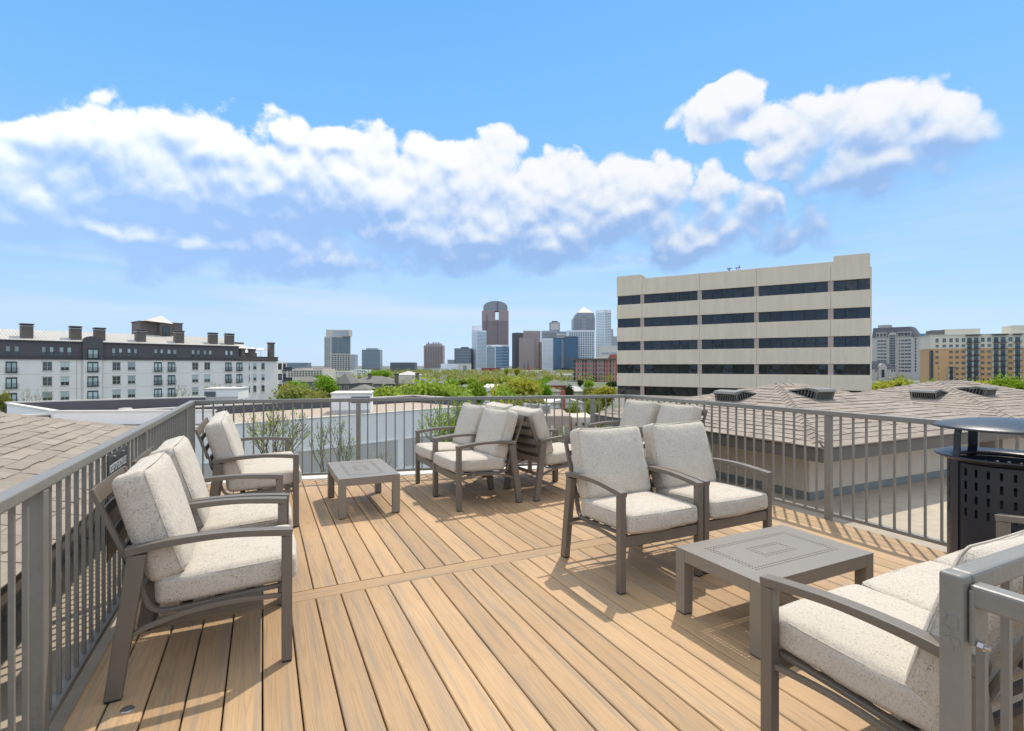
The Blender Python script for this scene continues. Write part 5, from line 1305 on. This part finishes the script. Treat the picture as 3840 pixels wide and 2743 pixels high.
def house(label, u0, u1, v_e, v_r, Y, dep, wall, roof, chim=(), win=3, gable=False, name='house', rz=0.0):
    x0, x1 = PX(u0, Y)[0], PX(u1, Y)[0]; w = x1-x0
    t = thing(name, label, 'house', (x0, Y, GROUND), R(rz)); ze, zr = PZ(v_e, Y)-GROUND, PZ(v_r, Y+dep/2)-GROUND
    MB().bb(0, w, 0, dep, 0, ze-.02).build('wall', wall, t); rf = hip(t, 0, w, 0, dep, ze, zr, roof, gable=gable)
    for k in range(win): window(t, w*(k+.3)/win, w*(k+.3)/win+min(1.4, w/win*.5), ze-2.4, ze-.7, 0, 'trim', 'win_glass', 1, 0, .1, False)
    for (u, dz) in chim:
        cx = PX(u, Y)[0]-x0; c = MB().bb(cx-.55, cx+.55, dep*.3, dep*.3+1.1, ze-.5, zr+dz).build('chimney', M['taupe_brick'], rf); MB().bb(cx-.65, cx+.65, dep*.3-.1, dep*.3+1.2, zr+dz+.001, zr+dz+.25).build('chimney_cap', M['black_iron'], c)
    return t
GS, GW = M['grey_shingle'], M['grey_wall']
house('tall grey gabled townhouse at the left of the grey roofed row', 1258, 1312, 1440, 1398, 165, 9, GW, GS, win=2)
house('long grey roofed townhouse row behind the gabled townhouse', 1300, 1480, 1437, 1411, 185, 12, GW, GS, ((1375, .6),), 8)
house('small grey hip roofed townhouse in front of the row', 1316, 1378, 1462, 1443, 140, 8, GW, GS, win=2)
house('grey townhouse with dark chimney near the row centre', 1402, 1474, 1440, 1415, 160, 10, GW, GS, ((1478, .8),), 3)
house('grey townhouse right of centre in the row', 1480, 1562, 1440, 1414, 165, 10, GW, GS, ((1557, 1.0),), 3)
house('last grey townhouse at the right end of the row', 1556, 1602, 1440, 1417, 170, 9, GW, GS, win=2)
house('small grey gable roof left among the trees', 1107, 1190, 1432, 1412, 215, 10, GW, GS, win=3)
house('white shed with pale metal roof behind the townhouses', 1483, 1566, 1407, 1392, 330, 14, M['cream'], M['metal_roof'], win=0)
t = tower('low cream apartment row behind the left trees', 1075, 1212, 1386, 290, M['cream'], [('f', 12, 3, .4, .5, G_WIN)], name='apartment_row'); cap(t, 1100, 1130, 1381, 1387, 292, C_BRN); cap(t, 1170, 1205, 1380, 1387, 292, C_BRN)
t = tower('long beige low block at the foot of the beige tower', 1205, 1312, 1393, 420, C_CON, [('f', 10, 2, .3, .3, G_WIN)], name='low_block')
t = tower('low white block with dark openings right of the beige tower', 1314, 1372, 1388, 520, C_WHT, [('f', 8, 3, .45, .5, G_WIN)], name='low_block')
t = tower('small white flat roofed building among the trees', 1809, 1868, 1453, 115, M['white_render'], [('f', 4, 1, .3, .3, G_WIN, 1462, 1475)], name='flat_roofed_shop')
house('red brick house with grey roof left of the brick apartments', 2052, 2124, 1446, 1424, 150, 9, M['red_brick'], GS, win=4)
house('low grey roofed bungalow behind the evergreen', 2046, 2104, 1470, 1457, 125, 9, M['cream'], GS, win=3)
house('pale green roofed bungalow left of the office block', 2141, 2196, 1468, 1449, 120, 9, M['cream'], M['grey_panel'], win=3)
wh = house('white gabled house with brick chimney below the back railing corner', 2064, 2186, 1512, 1489, 74, 6.5, M['white_render'], M['coping'], (), 3, True, rz=6)
c_ = MB().bb(PX(2103, 74)[0]-PX(2064, 74)[0], PX(2117, 74)[0]-PX(2064, 74)[0], -.7, -.02, 0, PZ(1463, 74)-GROUND).build('brick_chimney', M['red_brick'], wh)
t = tower('flat roofed brick shop below the back railing', 1880, 2140, 1562, 58, mat('shop_brick', (.40, .29, .23), .9, .12, .5), [('f', 6, 1, .3, .7, M['cream'], 1590, 1640)], name='brick_shop', dep=9)
cap(t, 1884, 2136, 1560, 1562.1, 58.2, M['gravel'], 8.6, 0, 'gravel_roof')
for k, (u, Y_) in enumerate(((1985, 62.5), (2003, 62.0), (2042, 61.0))):
    a = PX(u, Y_); z = PZ(1562, 58); ac = thing('air_conditioner', ('leftmost', 'middle', 'rightmost')[k]+' grey air conditioner on the brick shop roof', 'air conditioner', (a[0], a[1], z), R(15), 'air conditioners on the shop roof')
    MB().bb(-.6, .6, -.5, .5, 0, 1.15).build('casing', M['grey_panel'], ac, bevel=.04)
    for i in range(5): MB().bb(-.5, .5, -.52, -.501, .2+.16*i, .3+.16*i).build('louvre', M['vent'], ac)
    MB().lathe([(.42, 1.151), (.42, 1.2), (.36, 1.2), (.36, 1.151)], 16, close=True).build('fan_guard', M['black_iron'], ac)
t = tower('low beige garden wall building beside the brick shop', 2146, 2226, 1566, 60, M['stucco'], [('f', 3, 1, .25, .5, G_WIN, 1580, 1600)], name='beige_outbuilding', dep=6)
sheet('parking_lot', -6, 22, 30, 57.5, GROUND+0.02, mat('asphalt', (.06, .06, .062), .9, .15, .5))

# ------------------------------------------------------------------ parked cars
def car_proto(label, paint):
    t = thing('parked_car', label, 'car', group='cars parked behind the brick shop')
    P = [(-2.15, .45), (-2.2, .75), (-1.95, .95), (-1.0, 1.0), (-.95, 1.0), (1.0, .98), (2.05, .82), (2.15, .55), (2.1, .35), (-2.1, .32)]
    b = MB(); n = len(P); b.add([(x, -.85, z) for x, z in P]+[(x, .85, z) for x, z in P], [list(range(n)), [n+i for i in range(n)][::-1]]+[((i+1) % n, i, n+i, n+(i+1) % n) for i in range(n)])
    b.build('body', paint, t, bevel=.09, seg=3)
    C_ = [(-1.75, .96), (-1.2, 1.42), (.15, 1.45), (.95, .97)]
    b = MB(); b.add([(x, -.74+(.10 if z > 1.2 else 0), z) for x, z in C_]+[(x, .74-(.10 if z > 1.2 else 0), z) for x, z in C_], [(3, 2, 1, 0), (4, 5, 6, 7), (0, 1, 5, 4), (1, 2, 6, 5), (2, 3, 7, 6)]).build('cabin_glass', G_DARK, t)
    MB().bb(-1.2, .15, -.60, .60, 1.40, 1.47).build('roof', paint, t, bevel=.04)
    for x in (-1.35, 1.35):
        for y in (-.82, .82):
            w = MB().tube([(x, y-.1, .33), (x, y+.1, .33)], .33, 18).build('wheel', M['rubber'], t); MB().tube([(x, y-.108, .33), (x, y+.108, .33)], .19, 12).build('rim', M['steel'], w)
    for y in (-.62, .62): MB().bb(2.08, 2.16, y-.17, y+.17, .60, .72).build('headlight', M['white_print'], t)
    return t
pa = mat('black_car_paint', (.012, .013, .016), .22, 0.0); pb = mat('silver_car_paint', (.32, .33, .34), .28, 0.0)
c1_ = car_proto('black car parked furthest right beside the beige outbuilding', pa); c1_.location = (*PX(2195, 50), GROUND+.02); c1_.rotation_euler = (0, 0, R(160))
c2_ = car_proto('silver car parked below the back to back chairs', pb); c2_.location = (*PX(2058, 51), GROUND+.02); c2_.rotation_euler = (0, 0, R(20))
c3_ = copy_tree(c1_); c3_['label'] = 'black car parked between the silver car and the shop'; c3_.location = (*PX(2040, 54.5), GROUND+.02); c3_.rotation_euler = (0, 0, R(12))
# ------------------------------------------------------------------ trees
M['bark'] = mat('bark', (0.11, 0.085, 0.065), 0.95, 0.2, 2.0, 0.4, 20)
M['bark_pale'] = mat('pale_bark', (0.16, 0.135, 0.11), 0.95, 0.2, 2.0)
LEAF = {'bright': leaf_mat('leaf_bright', (0.23, 0.37, 0.035)), 'yellow': leaf_mat('leaf_yellow', (0.42, 0.40, 0.060)), 'olive': leaf_mat('leaf_olive', (0.31, 0.32, 0.085)),
        'mid': leaf_mat('leaf_mid', (0.20, 0.27, 0.045)), 'dark': leaf_mat('leaf_dark', (0.065, 0.09, 0.035), .02, .25), 'lime': leaf_mat('leaf_lime', (0.34, 0.43, 0.065))}
def skeleton(rg, h, spread, depth=4, trunk=0.28, fork=3, up=0.55):
    """returns branch polylines [(pts, r0, r1)] and twig points"""
    segs, tips = [], []
    def grow(p, d, L, r, lev):
        n = 3; pts = [p]; dd = d.copy()
        for i in range(n):
            dd = (dd+Vector((rg.gauss(0, .14), rg.gauss(0, .14), rg.gauss(0.05, .10)))).normalized(); pts.append(pts[-1]+dd*(L/n))
        r1 = r*0.62; segs.append((pts, r, r1))
        if lev >= depth-1: tips.extend([pts[-1], pts[-2], pts[-3]])
        if lev >= depth: return
        k = fork+(1 if rg.random() < .5 else 0); a0 = rg.uniform(0, 6.28)
        for j in range(k):
            a = a0+6.283*j/k+rg.uniform(-.4, .4); tilt = rg.uniform(.45, .95)*spread
            side = Vector((math.cos(a), math.sin(a), 0)); nd = (dd*(1-.35*tilt)+side*tilt*.9+Vector((0, 0, up*.25))).normalized()
            grow(pts[-1] if j else pts[-1], nd, L*rg.uniform(.60, .82), r1*rg.uniform(.62, .85), lev+1)
        if lev >= 1:
            a = rg.uniform(0, 6.28); nd = (dd+Vector((math.cos(a), math.sin(a), .2))*1.0).normalized(); grow(pts[1], nd, L*.5, r1*.5, max(lev+1, depth-1))
    grow(Vector((0, 0, 0)), Vector((0, 0, 1)), h*trunk, h*0.018+.03, 0)
    return segs, tips
def wood_mesh(segs, m, n=5):
    b = MB()
    for pts, r0, r1 in segs:
        k = len(pts); b.tube(pts, [r0+(r1-r0)*i/(k-1) for i in range(k)], n if r0 > .03 else 3, cap=False)
    return b.mesh('trunk', m, True)
def leaves_mesh(rg, centres, per, sig, size, m):
    C = np.array([tuple(c) for c in centres]); n = len(C)*per; rs = np.random.RandomState(rg.randint(0, 99999))
    c = np.repeat(C, per, axis=0)+rs.normal(0, sig, (n, 3))*np.array([1, 1, .75])
    a = rs.normal(0, 1, (n, 3)); a /= np.linalg.norm(a, axis=1)[:, None]; t = rs.normal(0, 1, (n, 3)); b2 = np.cross(a, t); b2 /= np.linalg.norm(b2, axis=1)[:, None]
    s = size*rs.uniform(.6, 1.35, (n, 1)); a *= s*.8; b2 *= s*.5
    V = np.stack([c-a, c+b2, c+a, c-b2], axis=1).reshape(-1, 3)
    me = bpy.data.meshes.new('crown'); me.vertices.add(4*n); me.vertices.foreach_set('co', V.ravel())
    me.loops.add(4*n); me.loops.foreach_set('vertex_index', np.arange(4*n, dtype=np.int32))
    me.polygons.add(n); me.polygons.foreach_set('loop_start', np.arange(0, 4*n, 4, dtype=np.int32))
    try: me.polygons.foreach_set('loop_total', np.full(n, 4, dtype=np.int32))
    except Exception: pass
    me.materials.append(m); me.update(calc_edges=True); return me
# six crown shapes, about 10 m tall, shared by the middle-distance trees
SHAPES = []
for k in range(6):
    rg = random.Random(40+k); segs, tips = skeleton(rg, 10, (.8, 1.0, .9, 1.1, .75, .95)[k], 4, (.27, .22, .25, .22, .3, .24)[k], 3)
    wm = wood_mesh(segs, M['bark']); SHAPES.append((wm, segs, tips))
_cm = {}
def crown_of(k, kind, dens):
    key = (k, kind, dens)
    if key not in _cm:
        wm, segs, tips = SHAPES[k]; rg = random.Random(k); tp = tips if len(tips) < 420 else rg.sample(tips, 420)
        _cm[key] = leaves_mesh(rg, tp, int(dens*1.3), .52, .27, LEAF[kind])
    return _cm[key]
def shape_box(k):
    tips = SHAPES[k][2]; return max(max(abs(t.x), abs(t.y)) for t in tips)+.3, max(t.z for t in tips)+.75
def tree(label, u, v_top, w, Y, kind, k=None, dens=9, group='trees in the middle distance', name='tree'):
    """crown centred on photo column u with its top at v_top and width w (photo pixels), standing on the ground at depth Y"""
    k = RNG.randrange(6) if k is None else k; rad, ht = shape_box(k)
    t = thing(name, label, 'tree', (*PX(u, Y), GROUND), RNG.uniform(0, 6.28), group)
    sz = max(3.0, PZ(v_top, Y)-GROUND)/ht; sx_ = (w/2/F*Y)/rad*1.2
    for nm, me in (('trunk', SHAPES[k][0]), ('crown', crown_of(k, kind, dens))): o = link(nm, me, t); o.scale = (sx_, sx_, sz)
    return t
T = [
 ('olive tree leafing out beside the balcony building', 1112, 1440, 130, 100, 'olive', 1, 7), ('yellow green bush tree right of the balcony building', 1085, 1436, 60, 150, 'yellow', 2, 9),
 ('bright green tree in front of the beige tower', 1206, 1402, 108, 110, 'bright', 4, 13), ('olive thin tree left of the white mechanical box', 1165, 1452, 110, 85, 'olive', 3, 6),
 ('bright green tree rising behind the grey townhouses', 1404, 1381, 100, 230, 'bright', 0, 12), ('lime tree just right of the white mechanical box', 1440, 1444, 130, 80, 'lime', 1, 8),
 ('bare brown tree in front of the townhouse row', 1512, 1416, 80, 95, 'olive', 5, 1), ('large pale green tree in the centre left', 1640, 1416, 200, 78, 'lime', 1, 7),
 ('bright green round tree above the large pale one', 1706, 1408, 66, 140, 'bright', 0, 12), ('vivid green tree left of the small white building', 1788, 1424, 74, 105, 'bright', 2, 12),
 ('dull green tree behind the vivid green tree', 1838, 1412, 84, 150, 'mid', 3, 10), ('big yellow green tree left of centre skyline', 1936, 1412, 150, 95, 'yellow', 1, 9),
 ('yellow green tree beneath the big yellow one', 1890, 1438, 110, 85, 'lime', 3, 8), ('tall yellow poplar before the blue glass office', 1898, 1377, 26, 400, 'yellow', 4, 10),
 ('second tall yellow poplar by the civic hall', 1934, 1376, 28, 400, 'yellow', 0, 10), ('green round tree right of the big yellow tree', 2043, 1436, 52, 110, 'bright', 2, 12),
 ('dark evergreen oak before the red brick house', 2123, 1434, 54, 105, 'dark', 0, 16), ('dark evergreen by the brick apartments', 2175, 1424, 24, 260, 'dark', 2, 14),
 ('green tree in front of the brick apartments', 2217, 1425, 50, 200, 'bright', 4, 12), ('dark evergreen at the right end of the brick apartments', 2292, 1428, 44, 250, 'dark', 3, 14),
 ('yellow tree left of the office block', 2264, 1444, 84, 115, 'yellow', 1, 10), ('olive tree left of the yellow tree', 2212, 1446, 60, 118, 'olive', 5, 8),
 ('olive green tree below the back railing centre', 1970, 1478, 140, 68, 'olive', 1, 10), ('yellow olive tree beside the shop roof', 1885, 1486, 100, 66, 'yellow', 3, 8),
 ('green shrub tree before the white gabled house', 2150, 1503, 56, 66, 'mid', 2, 12), ('lime bamboo like tree right of the white house', 2205, 1484, 48, 72, 'lime', 4, 10),
 ('pale shrub tree beside the right railing corner', 2240, 1490, 50, 75, 'olive', 5, 6),
 ('yellow green tree right of the office block', 3330, 1424, 130, 130, 'yellow', 1, 11), ('lime tree before the mansard tower', 3378, 1415, 66, 140, 'lime', 2, 13), ('green tree left of the tan apartments', 3450, 1419, 120, 125, 'bright', 3, 11),
 ('dark small tree between the lime trees', 3383, 1430, 42, 120, 'dark', 0, 13), ('yellow green tree before the tan apartments', 3680, 1424, 140, 120, 'yellow', 1, 11), ('bright green tree at the right edge of the picture', 3812, 1398, 130, 105, 'bright', 3, 11), ('green tree low before the cream balconies', 3750, 1421, 60, 150, 'mid', 4, 12),
 ('green ivy tree before the left apartments', 28, 1462, 56, 92, 'olive', 4, 10),
]
for (lab, u, vt, w, Y, kind, k, dn) in T: tree(lab, u, vt, w, Y, kind, k, dn)
WORD = {'bright': 'fresh green', 'yellow': 'yellowish', 'lime': 'pale lime', 'olive': 'thin olive', 'mid': 'darker green'}
MARK = [(1090, 'balcony building'), (1190, 'beige office tower'), (1310, 'townhouse row'), (1440, 'low dark slab'), (1560, 'white shed'), (1640, 'brown hotel tower'), (1730, 'dark striped office'), (1800, 'white residential tower'),
        (1860, 'arched tower'), (1940, 'dark slim tower'), (2000, 'mauve towers'), (2060, 'light concrete tower'), (2120, 'dark blue glass building'), (2190, 'pyramid tower'), (2260, 'curved glass tower'), (2330, 'office block edge')]
used = set()
def fill_label(kd, u, Y):
    mk = min(MARK, key=lambda m_: abs(m_[0]-u))[1]
    row = 'nearest row' if Y < 125 else ('second row' if Y < 180 else ('third row' if Y < 240 else 'rear row'))
    for extra in ('', ', its left neighbour', ', its right neighbour', ', its smaller neighbour'):
        l_ = '%s tree in the %s below the %s%s' % (WORD[kd], row, mk, extra)
        if l_ not in used: used.add(l_); return l_
    return l_
rf = random.Random(21)
for i in range(28):
    Y = rf.uniform(95, 300); u = rf.uniform(1600, 2120) if i % 4 else rf.uniform(1060, 1240); kd = rf.choice(['bright', 'yellow', 'lime', 'olive', 'mid', 'yellow', 'lime'])
    hh = rf.uniform(4.5, 8.2)
    tree(fill_label(kd, u, Y), u, CV+(H-GROUND-hh)*F/Y, rf.uniform(6, 9.5)*F/Y, Y, kd, None, rf.choice((4, 6, 9)), group='neighbourhood trees below the skyline')
# sparse spring trees standing just behind the back railing, and bare ones by the apartments
def near_tree(label, u, v_top, w, Y, seed, kind, per, leaf, depth=5, grp='sparse spring trees behind the railing', base=GROUND):
    rg = random.Random(seed); h = PZ(v_top, Y)-base; segs, tips = skeleton(rg, h, .9, depth, .30, 2, .7); segs = [(p_, max(a_*2.1, .018), max(b_*2.1, .015)) for p_, a_, b_ in segs]
    rad = max(max(abs(t.x), abs(t.y)) for t in tips); ht = max(t.z for t in tips)
    t = thing('sparse_tree', label, 'tree', (*PX(u, Y), base), rg.uniform(0, 6), grp); s1 = (w/2/F*Y)/rad; s2 = h/ht
    o = link('trunk', wood_mesh(segs, M['bark']), t); o.scale = (s1, s1, s2)
    if per: o = link('crown', leaves_mesh(rg, tips, per, .25, leaf, LEAF[kind]), t); o.scale = (s1, s1, s2)
near_tree('nearly bare tree in front of the white wall behind the small table', 1235, 1560, 330, 30, 5, 'lime', 1, .07)
near_tree('thin budding tree behind the loveseat', 1050, 1520, 300, 32, 6, 'lime', 1, .09)
near_tree('leafy spring tree behind the chairs facing left', 1640, 1470, 330, 33, 8, 'lime', 4, .10)
near_tree('small leafy sapling at the foot of the white wall', 1420, 1690, 180, 30, 9, 'bright', 2, .08, 4)
near_tree('bare tree before the left apartments by the ivy', 95, 1452, 70, 75, 10, 'yellow', 1, .10, 4, 'bare trees before the apartments')
near_tree('bare tree before the left apartments right of the first', 150, 1448, 90, 76, 11, 'yellow', 1, .10, 4, 'bare trees before the apartments')
near_tree('bare tree before the middle of the apartments', 670, 1440, 100, 80, 12, 'yellow', 1, .10, 4, 'bare trees before the apartments')
near_tree('bare tree with fresh leaves above the louvred box', 820, 1425, 90, 80, 13, 'lime', 1, .14, 4, 'bare trees before the apartments')
near_tree('shrubby tree low behind the corner of the back railing', 2110, 1600, 170, 26, 14, 'lime', 4, .12, 4)
near_tree('shrubby tree below the far right corner chairs', 2230, 1620, 120, 25, 15, 'bright', 5, .13, 4)
# far tree cover that reads as one mass
rs = np.random.RandomState(3); cs = []
for i in range(520):
    Y = rs.uniform(340, 1000); u = rs.uniform(950, 2420) if rs.rand() < .85 else rs.uniform(3150, 4000)
    a = PX(u, Y); cs.append((a[0], a[1], GROUND+rs.uniform(0.5, 3.6)))
me = leaves_mesh(random.Random(2), cs, 85, 2.4, 1.0, LEAF['olive']); o = link('far_tree_cover', me); tag(o, 'green mass of far trees spread below the skyline', 'trees', kind='stuff')
